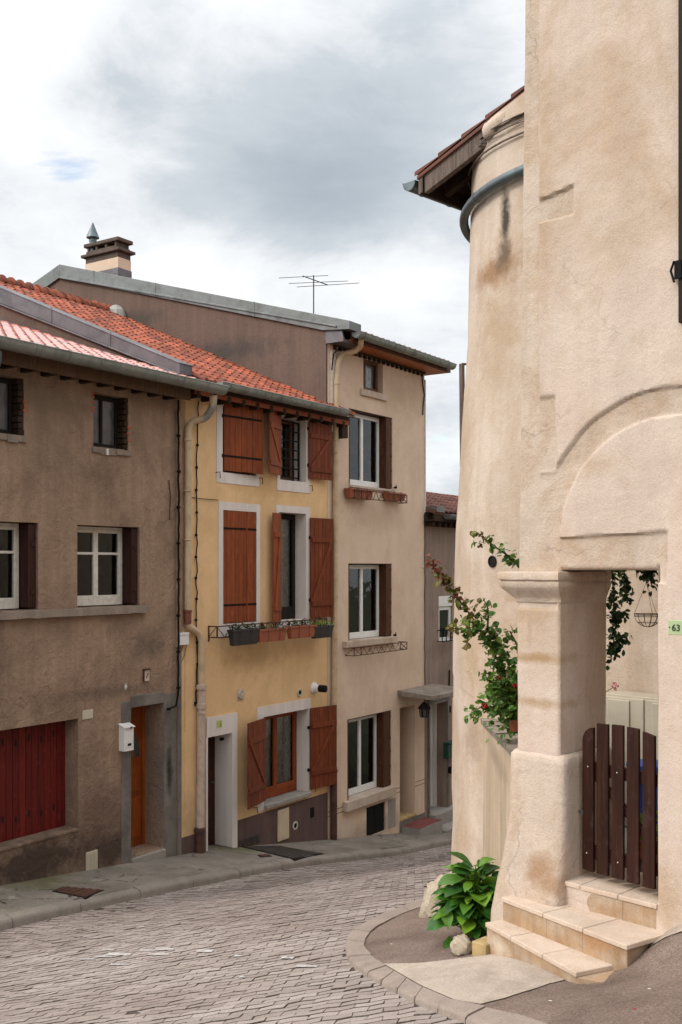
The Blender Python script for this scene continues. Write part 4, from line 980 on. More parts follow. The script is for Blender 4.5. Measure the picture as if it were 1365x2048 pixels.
def tuft(mb, c, r, h, n, ln, w, t_axis=None):
    for i in range(n):
        a = random.uniform(0, 6.28); rr = math.sqrt(random.random()); b = Vector(c) + Vector((math.cos(a) * r[0] * rr, math.sin(a) * r[1] * rr, 0)) if t_axis is None else Vector(c) + L.A * (random.uniform(-1, 1) * r[0]) + L.N * (random.uniform(-1, 1) * r[1])
        b.z += random.uniform(0, h); leaf(mb, b, rv() + Vector((0, 0, .7)), (0, 0, 1) + rv(.3) if False else Vector((0, 0, 1)) + rv(.4), ln * random.uniform(.6, 1.3), w * random.uniform(.6, 1.2), .5, n=3)
def flower_heads(mb, c, r, h, n, size):
    for i in range(n):
        b = Vector(c) + L.A * random.uniform(-r[0], r[0]) + L.N * random.uniform(-r[1], r[1]) + Vector((0, 0, h + random.uniform(-.02, .04)))
        for k in range(6):
            a = k * 1.05; leaf(mb, b, (math.cos(a), math.sin(a), .5), (0, 0, 1), size, size * .7, .4, n=3)
def trough(px0, px1, pyt, pyb, q, mat, label, foliage, flowers=None, nfl=0, fh=.05, group=None, dens=70, dep=.15):
    t0, t1 = L.t(px0, q + dep), L.t(px1, q + dep); x = (px0 + px1) / 2; z1 = L.hit(x, pyt, q + dep)[1]; z0 = L.hit(x, pyb, q + dep)[1]
    c = L.w((t0 + t1) / 2, q + dep / 2, z0); r = thing('flower_box', label, 'flower box', tuple(c), group); m = MB(L); p = m.p; k = .05
    m.hexa([p(t0 + k, q + .03, z0), p(t1 - k, q + .03, z0), p(t1 - k, q + dep - .03, z0), p(t0 + k, q + dep - .03, z0), p(t0 + .01, q + .006, z1), p(t1 - .01, q + .006, z1), p(t1 - .01, q + dep - .006, z1), p(t0 + .01, q + dep - .006, z1)])
    m.box(t0, t1, q + dep - .016, q + dep + .006, z1 - .03, z1 + .008); m.box(t0, t1, q - .004, q + .016, z1 - .03, z1 + .008); m.box(t0, t0 + .018, q + .016, q + dep - .016, z1 - .03, z1 + .008); m.box(t1 - .018, t1, q + .016, q + dep - .016, z1 - .03, z1 + .008)
    m.build('trough', MT[mat], r, bevel=.006)
    m = MB(L); m.box(t0 + .018, t1 - .018, q + .016, q + dep - .016, z1 - .02, z1 + .002); m.build('soil', MT['soil'], r)
    if foliage:
        m = MB(); tuft(m, L.w((t0 + t1) / 2, q + dep / 2, z1), ((t1 - t0) / 2 * .95, dep * .55), fh, dens, .075, .028, 1); m.build('foliage', MT[foliage], r)
    if flowers:
        m = MB(); flower_heads(m, L.w((t0 + t1) / 2, q + dep / 2, z1), ((t1 - t0) / 2 * .9, dep * .5), fh + .03, nfl, .028); m.build('flowers', MT[flowers], r)
    m = MB(L)
    for f in (.3, .7):
        u = t0 + (t1 - t0) * f; m.tube([(u, q - .02, z1 + .02), (u, q + dep + .012, z1 + .014), (u, q + dep + .01, z0 + .05), (u, q + dep - .02, z0 + .01)], .006, 5)
    m.build('hook', MT['rust'], r)
    return r
random.seed(21)
trough(467, 521, 1259, 1290, .222, 'black_plastic', 'black trough with drooping dark plants, farthest uphill on the iron rail', 'plant_dark', 'petal_orange', 3, .08, 'flower boxes on the yellow house rail', 90)
trough(520, 576, 1258, 1283, .222, 'terracotta', 'terracotta trough with sparse dark red flowers, beside the black trough', 'plant_dark', 'petal_red', 9, .07, 'flower boxes on the yellow house rail', 80)
trough(583, 634, 1252, 1276, .222, 'terracotta', 'terracotta trough full of orange flowers, beside the lime green plant', 'plant_dark', 'petal_orange', 22, .09, 'flower boxes on the yellow house rail', 90)
trough(630, 669, 1252, 1276, .222, 'black_plastic', 'black trough with a lime green trailing plant at the rail end', 'plant_lime', None, 0, .07, 'flower boxes on the yellow house rail', 90)
# ================================================================== cream house
ch = thing('cream_house', 'tall cream rendered house with brown folding shutters and zinc capped dark gable', 'house', tuple(L.w(20.5, 0, -6.3)))
ca_ = rect(727, 766, 746, 719, 783) + (.18,)
cu = rect(698, 785, 741, 826, 975) + (.24,); cm_ = rect(697, 784, 740, 1127, 1278) + (.24,)
cl = rect(695, 783, 783, 1420, 1572) + (.24,)
cd = (L.t(800), L.t(830), L.hit(815, 1633)[1], L.hit(829, 1410)[1], .42)
cc = rect(733, 771, 752, 1609, 1668) + (.06,)
m = MB(L); wall_grid(m, TY, TC, -10, 4.98, [ca_, cu, cm_, cl, cd, cc], .004); KR, KB = 8.27, 16.0
m.quad(m.p(TC, 0, -10), m.p(TC, -KB, -10), m.p(TC, -KB, 5), m.p(TC, 0, 4.98)); m.quad(m.p(TY, -KB, -10), m.p(TC, -KB, -10), m.p(TC, -KB, 5), m.p(TY, -KB, 5))
m.add([m.p(TC, 0, 4.98), m.p(TC, -KB, 5.0), m.p(TC, -KR, 7.45)], [(0, 1, 2)])
m.build('wall', MT['cream_plaster'], ch)
m = MB(L); sl = .293; tg = L.t(661)
m.prism_t([(-.012, -8), (-.012, 5.09), (-KR, 5.08 + KR * sl), (-KB, 5.2), (-KB, -8)], tg - .14, tg + .06); m.build('gable_wall', MT['gable_plaster'], ch)
m = MB(L); za = 5.16
m.prism_t([(.62, za - .18), (.62, za + .0), (-KR, za + (KR + .62) * sl), (-KR, za - .34 + (KR + .62) * sl), (-.05, za - .12)], tg - .20, tg + .26)
m.prism_t([(-KR, za + (KR + .62) * sl), (-KR, za - .34 + (KR + .62) * sl), (-KB, 4.9), (-KB, 5.25)], tg - .20, tg + .26)
m.prism_t([(.3, za - .155 + .32 * sl - .04), (.3, za - .12 + .32 * sl - .04), (-KR, za - .31 + (KR + .62) * sl), (-KR, za - .36 + (KR + .62) * sl)], tg - .235, tg - .19)
for k in (-1.9, -4.9, -7.0): zq = za + (.62 - k) * sl; m.prism_t([(k, zq - .33), (k, zq + .006), (k - .035, zq + .016), (k - .035, zq - .32)], tg - .208, tg + .265)
m.build('coping', MT['zinc'], ch, bevel=.006)
m = MB(L); m.box(tg - .16, tg + .5, .0, .44, za - .40, za - .34); m.prism_t([(-.02, za - .34), (.44, za - .34), (.40, za - .18), (-.02, za - .1)], tg - .15, tg - .1); m.build('verge_flashing', MT['zinc_lilac'], ch)
m = MB(L); m.box(L.t(660.5), L.t(668.5), -.02, .045, L.hit(665, 905)[1] if 0 else 2.9, L.hit(665, 702)[1]); m.box(TC - .01, TC + .035, -.12, .03, L.hit(850, 1025)[1], L.hit(850, 760)[1]); m.build('corner_trim', MT['white_frame'], ch, bevel=.004)
m = MB(L); roof_tiles(m, tg + .27, TC + .42, .56, 5.0, sl, KR + .56, tw=.24, course=.37); back_slope(m, tg + .2, TC + .42, KR, 7.55, KB, 5.2); cr = m.build('roof', MT['tile_old'], ch, smooth=30)
m = MB(L); m.box(tg + .06, TC + .40, .002, .50, 4.80, 4.83); m.box(TC + .002, TC + .40, -6, .002, 4.80, 4.83); m.build('soffit', MT['beam_orange'], ch)
m = MB(L); m.box(tg + .06, TC + .41, .48, .515, 4.80, 4.99); m.prism_t([(.5, 4.80), (.5, 5.0), (-KR, 7.4), (-KR, 7.2)], TC + .38, TC + .42); m.build('fascia', MT['shutter_brown'], ch)
m = MB(L); t = tg + .1
while t < TC - .05: m.box(t, t + .07, .006, .05, 4.68, 4.755); t += .2
m.box(tg + .08, TC, .006, .04, 4.755, 4.80); m.build('eave_moulding', MT['dark_beam'], ch)
m = MB(L); gutter(m, L.t(711, .6), L.t(904, .6), .62, 4.97, .115, .42); m.build('gutter', MT['zinc_gutter'], ch, smooth=40)
pipe(ch, [(722, 678, .6), (722, 692, .52), (711, 703, .35), (688, 707, .14), (676, 722, .08), (673, 760, .08), (671, 1100, .08), (668, 1545, .08)], .064, 'pipe_cream', rings=[(673, 768, .08, .075, .015), (672, 880, .08, .074, .012), (671, 905, .08, .074, .012), (671, 1115, .08, .074, .012), (670, 1338, .08, .074, .012)])
pipe(ch, [(668, 1538, .08), (668, 1690, .08)], .074, 'cast_brown', rings=[(668, 1542, .08, .09, .03), (668, 1612, .08, .082, .012)])
for o, fr_r, dd in ((ca_, 752, .16), (cu, 757, .22), (cm_, 757, .22), (cl, 752, .22)):
    tr = L.t(fr_r, -dd)
    if o is ca_: window(ch, o[0], o[1], o[2] + .01, o[3], dd, MT['brown_frame'], .05, 2, (), True, split=.3, sf=.03); continue
    window(ch, o[0] + .06, tr, o[2] + .02, o[3] - .03, dd, MT['pvc'], .045, 2, (), sf=.05, base=.03)
    m = MB(L)
    for k in range(4): u = tr + .01 + k * (o[1] - tr - .015) / 4; m.box(u, u + (o[1] - tr) / 4 - .012, -.23 + .02 * k, -.012, o[2] + .03, o[3] - .012)
    m2 = MB(L); m2.box(o[0] + .022, o[0] + .06, -.2, -.008, o[2] + .03, o[3] - .016); m2.build('folding_shutter', MT['shutter_brown'], ch, bevel=.003)
    for f in (.05, .25, .45, .62, .9):
        zc = o[2] + (o[3] - o[2]) * f; m.box(o[1] - .05, o[1] - .015, -.014, -.002, zc, zc + .06)
    m.build('folding_shutter', MT['shutter_brown'], ch, bevel=.003)
    m = MB(L); m.box(o[0] - .0, o[0] + .02, -.01, .012, o[2], o[3]); m.box(o[0] + .02, o[1], -.2, -.006, o[3] - .014, o[3] - .001); m.build('opening_trim', MT['shutter_brown'], ch)
t0, t1, z0, z1 = rect(724, 775, 749, 783, 796, .05)
for sb in ((t0, t1, 0, .06, z0, z1), (L.t(693, .1), L.t(794, .1), -.2, .12, cm_[2] - .13, cm_[2] + .01), (L.t(693, .1), L.t(791, .1), -.22, .13, cl[2] - .20, cl[2] + .01), (cu[0], cu[1], -.22, .05, cu[2] - .05, cu[2] + .01)):
    m = MB(L); m.box(*sb); m.build('window_sill', MT['stone_band'], ch, bevel=.01)
def scroll_rail(xl, xr, yt, yb, q1, xref):
    m = MB(L); ta, tb = L.t(xl, .02), L.t(xr, q1); zt, zb = L.hit(xref, yt, q1)[1], L.hit(xref, yb, q1)[1]
    for z in (zt, zb):
        m.box(ta, tb, q1 - .012, q1, z - .008, z + .008); m.box(ta, ta + .014, 0, q1, z - .008, z + .008); m.box(tb - .014, tb, 0, q1, z - .008, z + .008)
    for t in (ta, ta + .28, tb - .3, tb - .015): m.box(t, t + .015, q1 - .013, q1 + .001, zb, zt)
    n = 7
    for k in range(n):
        u, v = ta + .28 + (tb - ta - .58) * k / n, ta + .28 + (tb - ta - .58) * (k + 1) / n; c = (u + v) / 2
        m.tube([(u, q1, zb), (c, q1, zt), (v, q1, zb)], .006, 5)
        if k % 2: m.tube([(c + math.cos(a) * .035, q1 + .004, (zt + zb) / 2 + math.sin(a) * .04) for a in [i * .75 for i in range(9)]], .006, 5)
    for u, v in ((ta, ta + .28), (tb - .3, tb)): m.tube([(u, q1, zb), (v, q1, zt)], .006, 5); m.tube([(u, q1, zt), (v, q1, zb)], .006, 5)
    m.tube([(ta + .007, 0, zb), (ta + .007, q1, zt)], .006, 5); m.tube([(tb - .007, 0, zt), (tb - .007, q1, zb)], .006, 5)
    m.build('flower_rail', MT['rust'], ch); return ta, tb, zt, zb
scroll_rail(693, 815, 984, 1000, .24, 755); scroll_rail(692, 815, 1291, 1306, .24, 755)
trough(702, 748, 979, 998, .03, 'terracotta', 'empty terracotta trough in the upper rail beside the downpipe', None, group='flower boxes on the cream house rail', dep=.18)
trough(779, 813, 986, 1001, .03, 'terracotta', 'empty terracotta trough at the far end of the upper rail', None, group='flower boxes on the cream house rail', dep=.18)
m = MB(L)
for x, y in ((790, 975), (789, 1270)): t, z = L.hit(x, y, .03); m.tube([(t, 0, z), (t, .06, z), (t + .02, .06, z + .06)], .012, 6); m.lathe([(.0, -.03), (.03, -.02), (.03, .02), (0, .03)], L.w(t, .06, z), 10)
m.build('shutter_catch', MT['iron'], ch)
m = MB(L)
for k in (0, 1):
    w = (cc[1] - cc[0]) / 2; m.box(cc[0] + k * w + .008, cc[0] + (k + 1) * w - .008, -.05, -.03, cc[2], cc[3])
cp = m.build('cellar_hatch', MT['iron'], ch, bevel=.004)
m = MB(L); m.box(L.t(776), L.t(791), -.01, .012, L.hit(783, 1655)[1], L.hit(783, 1598)[1]); m.build('cement_patch', MT['concrete'], ch)
m = MB(L); m.box(cd[0], cd[1], -.46, -.42, cd[2] - .4, cd[3]); m.box(cd[0] + .08, cd[1] - .08, -.43, -.41, cd[2] + .3, cd[2] + 1.0); m.build('door', MT['dark_door'], ch, bevel=.006)
m = MB(L); m.box(cd[0], cd[1] + .04, -.42, .03, cd[2] - .05, cd[2] + .005); m.build('threshold', MT['block'], ch, bevel=.006)
m = MB(L); zl = L.hit(690, 1613)[1]
for (a, b) in ((TY + .02, L.t(693)), (L.t(791), cd[0]), (cd[1], TC)):
    for z in (zl, zl - .10): m.box(a, b, .004, .0065, z, z + .012)
m.build('joint_line', MT['joint'], ch)
m = MB(L); m.box(cd[1] - .02, TC - .01, -.01, .03, -10, cd[2] - .06); m.box(cd[0] - .02, cd[1] - .02, -.01, .03, -10, cd[2] - .06); m.build('plinth', MT['grey_plaster'], ch)
pc = L.hit(795, 1393, .0); zc = L.hit(800, 1392, .03)[1]
m = MB(L); P = []
ta, tb = L.t(795), L.t(868); qa = .95
m.hexa([m.p(ta, 0, zc - .0), m.p(tb, 0, zc), m.p(tb, qa, zc - .04), m.p(ta, qa, zc - .04), m.p(ta, 0, zc + .14), m.p(tb, 0, zc + .14), m.p(tb, qa, zc + .07), m.p(ta, qa, zc + .07)])
m.build('canopy', MT['coping'], ch, bevel=.015)
ca2 = ghit(820, 1655)
m = MB(L); m.box(L.t(802), L.t(848), .03, .52, -8, cd[2] - .17); m.build('step', MT['concrete'], ch, bevel=.01)
m = MB(L); m.box(L.t(802) + .005, L.t(848) - .005, .035, .515, cd[2] - .172, cd[2] - .162); m.build('step_paint', MT['red_paint'], ch)
cable(ch, [(845, 750), (848, 790), (846, 830)], .014, .05, 0, .03); cable(ch, [(849, 1028), (850, 1060), (850, 1390)], .010, .03, 0, .03); cable(ch, [(690, 700), (676, 700), (668, 708), (664, 740)], .014, .02, 0, .06)
cable(ch, [(700, 707), (760, 722), (845, 750)], .012, .05, 0, .065)
nb2 = thing('number_plate', 'tiny dull house number 1 plate over the door below the canopy', 'number plate', tuple(L.w(L.t(815), 0, L.hit(815, 1408)[1])))
t0, t1, z0, z1 = rect(812.5, 817.5, 815, 1402, 1411); m = MB(L); m.box(t0, t1, .005, .012, z0, z1); m.build('plate', MT['beige_plastic'], nb2)
# chimney, aerial
m = MB(L); a, b = 19.08, 19.53; k0, k1 = -8.15, -6.95; zb = 6.8
m.box(a, b, k0, k1, zb, 8.08); m.box(a - .08, b + .08, k0 - .1, k1 + .1, 8.08, 8.16); m.box(a - .02, b + .02, k0 + .04, k1 - .04, 8.16, 8.24)
for q in (k0 + .1, k0 + .4, k1 - .45, k1 - .1): m.box(a, b, q - .04, q + .04, 8.24, 8.34)
m.box(a - .05, b + .05, k0 - .02, k1 + .04, 8.34, 8.44); m.box(a + .05, b - .05, k0 + .15, k1 - .1, 8.44, 8.48)
m.build('chimney', MT['chimney'], cr, bevel=.02)
m = MB(L); m.box(a - .006, b + .006, k0 - .006, k1 + .006, zb, 7.93); m.build('chimney_base', MT['cream_plaster'], cr, bevel=.01)
m = MB(L); m.box(a - .02, b + .02, k0 - .02, k1 + .02, zb, 7.66); m.build('chimney_flashing', MT['zinc_lilac'], cr, bevel=.01)
m = MB(); c = L.w(19.2, -8.0, 8.1); m.lathe([(.085, 0), (.085, .42)], c, 12); m.lathe([(.06, .4), (.06, .52)], c, 12); m.lathe([(.17, .52), (.16, .56), (.012, .92)], c, 14); m.lathe([(.1, .42), (.1, .45)], c, 12)
for k in range(4): d = Vector((math.cos(k * 1.57) * .09, math.sin(k * 1.57) * .09, 0)); m.tube([c + d + Vector((0, 0, .43)), c + d + Vector((0, 0, .56))], .012, 5)
m.build('chimney_cowl', MT['pipe_teal'], cr, smooth=40)
base = L.w(19.0, -1.05, 5.35); ux = (628 - CX) / FP
k = 0.0
while k < 4:
    P = L.w(19.0, -k, 0)
    if P.x / P.y <= ux: break
    k += .02
base = L.w(19.0, -k, 5.0 + .293 * (k + .5)); zt = (HY - 556) / FP * base.y
an = thing('tv_aerial', 'rusty rooftop television aerial with three crossbars on the cream house', 'aerial', tuple(base))
m = MB(); m.tube([base - Vector((0, 0, .1)), Vector((base.x, base.y, zt + .06))], .014, 6); m.build('mast', MT['rust'], an)
Y = base.y; f = lambda x, y, dy=0: px3(x, y, Y + dy)
m = MB(); m.tube([f(606, 552, .4), f(656, 570, -.4)], .012, 6)
for (p, q, dy) in (((558, 556), (657, 551), .35), ((578, 567), (697, 562), 0), ((594, 574), (719, 566), -.35)): m.tube([f(*p, dy), f(*q, dy)], .0065, 5)
m.build('crossbars', MT['iron'], an)
lt = L.hit(849, 1420, .62); lc = L.w(lt[0], .62, lt[1])
la = thing('lantern', 'black iron lantern hanging under the canopy of the cream house', 'lantern', (lc.x, lc.y, lc.z - .16))
m = MB(); m.tube([lc + Vector((0, 0, .12)), Vector((lc.x, lc.y, zc - .03))], .006, 5); m.lathe([(.155, .03), (.15, .05), (.07, .15), (.012, .20)], lc, 6); m.lathe([(.085, -.17), (.10, -.15)], lc, 6)
for k in range(6): a = k * math.pi / 3; m.tube([lc + Vector((math.cos(a) * .09, math.sin(a) * .09, -.16)), lc + Vector((math.cos(a) * .115, math.sin(a) * .115, .04))], .012, 5)
m.build('frame', MT['iron'], la)
m = MB(); m.lathe([(.075, -.15), (.1, .03)], lc, 6); m.build('glass', MT['glass_dusty'], la)
# ================================================================== far grey house
gh = thing('grey_house', 'dark grey roughcast house with white door in the gap beyond the cream house', 'house', tuple(L.w(24.5, 0, -6.6)))
gw = rect(880, 907, 890, 1192, 1284) + (.12,)
gd_ = (L.t(861), L.t(896), L.hit(880, 1622)[1], L.hit(896, 1402)[1], .36)
TG = 31.0
m = MB(L); wall_grid(m, TC, TG, -12, 1.42, [gw, gd_], -.03); m.quad(m.p(TG, 0, -12), m.p(TG, -8, -12), m.p(TG, -8, 1.4), m.p(TG, 0, 1.4)); m.quad(m.p(TC, -8, -12), m.p(TG, -8, -12), m.p(TG, -8, 1.4), m.p(TC, -8, 1.4)); m.build('wall', MT['far_plaster'], gh)
m = MB(L); m.box(L.t(858), gd_[0], -.04, .004, -12, gd_[3] + .1); m.box(gd_[1], L.t(899), -.04, .004, -12, gd_[3] + .1); m.box(gd_[0], gd_[1], -.04, .004, gd_[3], gd_[3] + .12); m.build('door_surround', MT['grey_plaster'], gh)
m = MB(L); m.box(gd_[0], gd_[1], -.42, -.39, gd_[2], gd_[3]); m.box(gd_[1] - .09, gd_[1], -.39, -.31, gd_[2], gd_[3]); m.box(gd_[0], gd_[0] + .1, -.39, -.31, gd_[2], gd_[3])
for k in range(3): m.box(gd_[0] + .2 + k * .22, gd_[0] + .24 + k * .22, -.39, -.375, gd_[2] + .1, gd_[3] - .1)
m.build('door', MT['pvc'], gh, bevel=.004)
m = MB(L); m.box(gd_[0] - .05, gd_[1] + .3, -.6, .18, -9, gd_[2] + .01); m.box(gd_[0] - .2, gd_[1] + 2, .18, .55, -9, gd_[2] - .28); m.box(L.t(889, .55), gd_[1] + 3, .55, .9, -9, gd_[2] - .52); m.build('step', MT['concrete'], gh, bevel=.015)
window(gh, gw[0], gw[1], gw[2], gw[3] - .26, .1, MT['pvc'], .06, 1)
m = MB(L); m.box(gw[0], gw[1], -.14, -.03, gw[3] - .26, gw[3]); m.build('shutter_box', MT['pvc'], gh, bevel=.004)
m = MB(L); ta, tb = gw[0] - .08, gw[1] + .06; z0, z1 = L.hit(880, 1284, .1)[1], L.hit(880, 1262, .1)[1]
for z in (z0, z1): m.box(ta, tb, .1, .12, z - .01, z + .012); m.box(ta, ta + .02, -.03, .12, z - .01, z + .012)
for k in range(5): u = ta + .0 + k * (tb - ta - .02) / 4; m.box(u, u + .018, .1, .12, z0, z1)
m.tube([(ta + .5 + math.cos(a * .6) * .05, .11, (z0 + z1) / 2 + math.sin(a * .6) * .08) for a in range(11)], .008, 5); m.build('railing', MT['iron'], gh)
m = MB(L); roof_tiles(m, TC + .02, TG, .32, 1.36, .34, 2.2, tw=.24, course=.35); p = m.p; m.hexa([p(TC, -6, 1.6), p(TG, -6, 1.2), p(TG, -1.8, 2.0), p(TC, -1.8, 2.06), p(TC, -6, 1.7), p(TG, -6, 1.3), p(TG, -1.8, 2.06), p(TC, -1.8, 2.12)]); m.build('roof', MT['tile_dark'], gh, smooth=30)
m = MB(L); gutter(m, TC + .42, TG, .40, 1.30, .10, .5); m.box(TC + .03, TC + .42, -.2, .34, 1.36, 1.50); m.build('gutter', MT['zinc'], gh, smooth=40)
m = MB(L); m.box(TC, TG, -.05, .28, 1.14, 1.18); m.box(TC, TG, .24, .30, 1.14, 1.30)
t = TC + .1
while t < TG - .2: m.box(t, t + .1, -.03, .2, 1.02, 1.13); t += .3
m.build('eave_board', MT['dark_beam'], gh)
cable(gh, [(900, 1340), (899, 1375), (903, 1390)], .02, .05, 0, .0); cable(gh, [(852, 1400), (870, 1404), (893, 1396)], .008, .03, 0, .0); cable(gh, [(901, 1412), (901, 1425)], .02, .0, 0, .0)
gl = L.hit(901, 1515, .1); g2 = thing('letterbox', 'dark green letterbox on the grey house wall beside the white door', 'letterbox', tuple(L.w(L.t(901), 0, gl[1])))
t0, t1, z0, z1 = rect(897, 915, 905, 1486, 1516, .12); m = MB(L); m.prism_t([(-.03, z0), (.12, z0), (.12, z1 - .03), (-.03, z1 + .02)], t0, t1); m.build('body', MT['green_sheet'], g2, bevel=.008)
m = MB(L); m.box(t0 - .01, t1 + .01, -.02, .14, z1 + .0, z1 + .03); m.build('lid', MT['green_sheet'], g2, bevel=.006)
g3 = thing('watering_can', 'small black can hung on the grey house wall below the green letterbox', 'can', tuple(L.w(L.t(903), 0, L.hit(903, 1545)[1])))
t, z = L.hit(903, 1540, .08); m = MB(); c = L.w(t, .08, z); m.lathe([(.07, -.08), (.09, -.04), (.085, .06), (.05, .09)], c, 12); m.build('body', MT['iron'], g3, smooth=40); m = MB(); m.tube([c + Vector((0, 0, .08)), c + Vector((.02, -.02, .17)), c + Vector((.06, .0, .2)), c + Vector((.09, .02, .06))], .012, 6); m.build('handle', MT['iron'], g3)
# ================================================================== gate house (pinkish wall with arch)
AL, AO0, AO1 = R.t(1036), R.t(1123), R.t(1318)
ZT, ZL = -2.27, -.02
ARC_A, ARC_Z = -3.545, .17
sh = thing('gate_house', 'pinkish rendered house wall with blocked arch above an open gateway', 'house', tuple(R.w(-3.2, -.3, -2.6)))
def a_edge(z): return AL + (.055 * z / 4.3 if z > 0 else 0) - (.0 if z > -1.3 else 0)
A_Q = R.t(1081); 
def hp(a, z):
    """thickness of the render: 1 on the plaster, 0 on the bare stone bands"""
    h = 1.0
    e = .006
    def inside(v, lo, hi): return sstep(lo - e, lo + e, v) * (1 - sstep(hi - e, hi + e, v))
    wob = .012 * mnoise.noise((a * 4, z * 4, 1))
    s = inside(a, -9, A_Q + wob) * inside(z, .05, 9)                       # corner band
    s = max(s, inside(a, -9, A_Q + .30 + wob) * inside(z, R.hit(1110, 440)[1], R.hit(1110, 394)[1] + (a - A_Q) * .12))
    s = max(s, inside(a, -9, A_Q + .145 + wob) * inside(z, .70, R.hit(1090, 796)[1]) * .8)
    r = math.hypot(a - ARC_A, z - ARC_Z) + wob * .6
    if z > ARC_Z - .1: s = max(s, inside(r, .85, 1.04))
    s = max(s, inside(a, -9, A_Q + .16) * inside(z, -.3, .69))
    zl = .215 + (a + 4.39) * .03
    s = max(s, inside(a, -9, R.t(1337) + wob) * inside(z, -.1, zl + wob * .5))
    return 1.0 - s
m = MB(R); A0 = AL - .0; da, dz = .0145, .0145
na = int((-2.5 - AL) / da); zz0, zz1 = -3.3, 4.9; nz = int((zz1 - zz0) / dz)
us = [k * .006 for k in range(7)] + [.045 + k * da for k in range(na)]
# keep grid lines exactly on the opening
def snap(vals, targets):
    for tg_ in targets:
        i = min(range(len(vals)), key=lambda k: abs(vals[k] - tg_)); vals[i] = tg_
us = sorted(us); snap(us, [AO0 - AL, AO1 - AL]); zv = [zz0 + k * dz for k in range(nz + 1)]; snap(zv, [ZT, ZL])
for z in zv:
    for u in us:
        e = a_edge(z) - AL; f = max(0, 1 - u / .6); a = AL + u + e * f
        h = hp(a, z); q = .026 * h + .006 * mnoise.noise((a * 2.2, z * 1.6, 5)) + .0035 * mnoise.noise((a * 7, z * 7, 9))
        rc = .036
        if u < rc: q -= rc - math.sqrt(max(0, rc * rc - (rc - u) ** 2))
        # soften the edges of the gateway
        if ZT < z < ZL + .03:
            for ed, sg in ((AO0, -1), (AO1, 1)):
                d = (a - ed) * sg
                if 0 <= d < .02: q -= .02 - math.sqrt(max(0, .0004 - (.02 - d) ** 2))
        if AO0 < a < AO1 and 0 <= z - ZL < .03: d = z - ZL; q -= .03 - math.sqrt(max(0, .0009 - (.03 - d) ** 2))
        m.v.append(m.p(a, q, z))
nu = len(us)
for j in range(len(zv) - 1):
    for i in range(nu - 1):
        am, zm = AL + (us[i] + us[i + 1]) / 2, (zv[j] + zv[j + 1]) / 2
        if AO0 < am < AO1 and ZT < zm < ZL: continue
        m.f.append((j * nu + i, j * nu + i + 1, (j + 1) * nu + i + 1, (j + 1) * nu + i))
p = m.p; WT = .60
b0 = len(m.v)                                        # side of the wall, pillar back
for z in zv: m.v += [m.p(a_edge(z), -.036, z), m.p(a_edge(z), -WT, z)]
m.f += [(b0 + 2 * j, b0 + 2 * j + 2, b0 + 2 * j + 3, b0 + 2 * j + 1) for j in range(len(zv) - 1)]
i_ = -WT
def col(a, z0, z1, qa, qb, flip=False):
    n = 14; b = len(m.v)
    for k in range(n + 1):
        z = z0 + (z1 - z0) * k / n; bow = .02 * mnoise.noise((z * 1.2, a, 2)); m.v += [m.p(a, qa, z), m.p(a + bow * .2, (qa + qb) / 2, z), m.p(a + bow, qb, z)]
    for k in range(n):
        for j in (0, 1): m.f.append((b + 3 * k + j, b + 3 * k + j + 1, b + 3 * k + 4 + j, b + 3 * k + 3 + j))
col(AO0, ZT - .4, ZL, .008, i_); col(AO1, ZT - .4, ZL, .008, i_)
m.quad(p(AO0, -.008, ZL), p(AO1, -.008, ZL), p(AO1, i_, ZL), p(AO0, i_, ZL))
m.quad(p(AL, i_, -3.3), p(AO0, i_, -3.3), p(AO0, i_, ZL), p(AL, i_, ZL)); m.quad(p(AL, i_, ZL), p(-2.5, i_, ZL), p(-2.5, i_, 5.0), p(AL, i_, 5.0))
m.quad(p(AO1, i_, -3.3), p(AO1, -2.2, -3.3), p(AO1, -2.2, 5.0), p(AO1, i_, 5.0))
m.box(-2.505, 2.5, -6, .01, -4, 8.5); m.box(AL + .06, -2.505, -WT, -.012, 4.9, 8.5); m.quad(p(AL + .05, 0, 4.9), p(-2.5, 0, 4.9), p(-2.5, -6, 6.5), p(AL + .05, -WT, 5.1))  # unseen upper storey and side block, raised and widened to hold back skylight
gw_ = m.build('wall', MT['pink_plaster'], sh, smooth=55); gw_.data.materials.append(MT['stone_band'])
for pl in gw_.data.polygons:
    if max(pl.vertices) < nu * len(zv):
        v_ = m.v[pl.vertices[0]]; a_ = v_.dot(R.A) + .007
        if v_.z < 4.7 and hp(a_, v_.z + .007) < .5: pl.material_index = 1
# moulded capital of the pillar (three sides)
prof = [(0.0, -.235), (.012, -.225), (.012, -.205), (.028, -.185), (.055, -.155), (.085, -.125), (.098, -.105), (.098, -.080), (.088, -.075), (.088, -.068), (.105, -.060), (.108, -.015), (.095, .0), (0.0, .002)]
m = MB(R); zc = R.hit(1060, 1143)[1] - .0
def ring(o): return [(AL - o, -WT - .0), (AL - o, o + .004), (AO0 + o * .45, o + .004), (AO0 + o * .45, -WT)]
b = len(m.v)
SUB = 8
def dens(P):
    out = []
    for a, c in zip(P, P[1:]):
        for k in range(SUB): out.append((a[0] + (c[0] - a[0]) * k / SUB, a[1] + (c[1] - a[1]) * k / SUB))
    out.append(P[-1]); return out
for o, h in prof:
    for (a, q) in dens(ring(o)):
        j = .004 * mnoise.noise((a * 9, q * 9, h * 14)); m.v.append(m.p(a + j, q + j, zc + h + j))
n = SUB * 3 + 1
for i in range(len(prof) - 1):
    for k in range(n - 1): m.f.append((b + i * n + k, b + i * n + k + 1, b + (i + 1) * n + k + 1, b + (i + 1) * n + k))
m.build('capital', MT['stone_band'], sh, smooth=50)
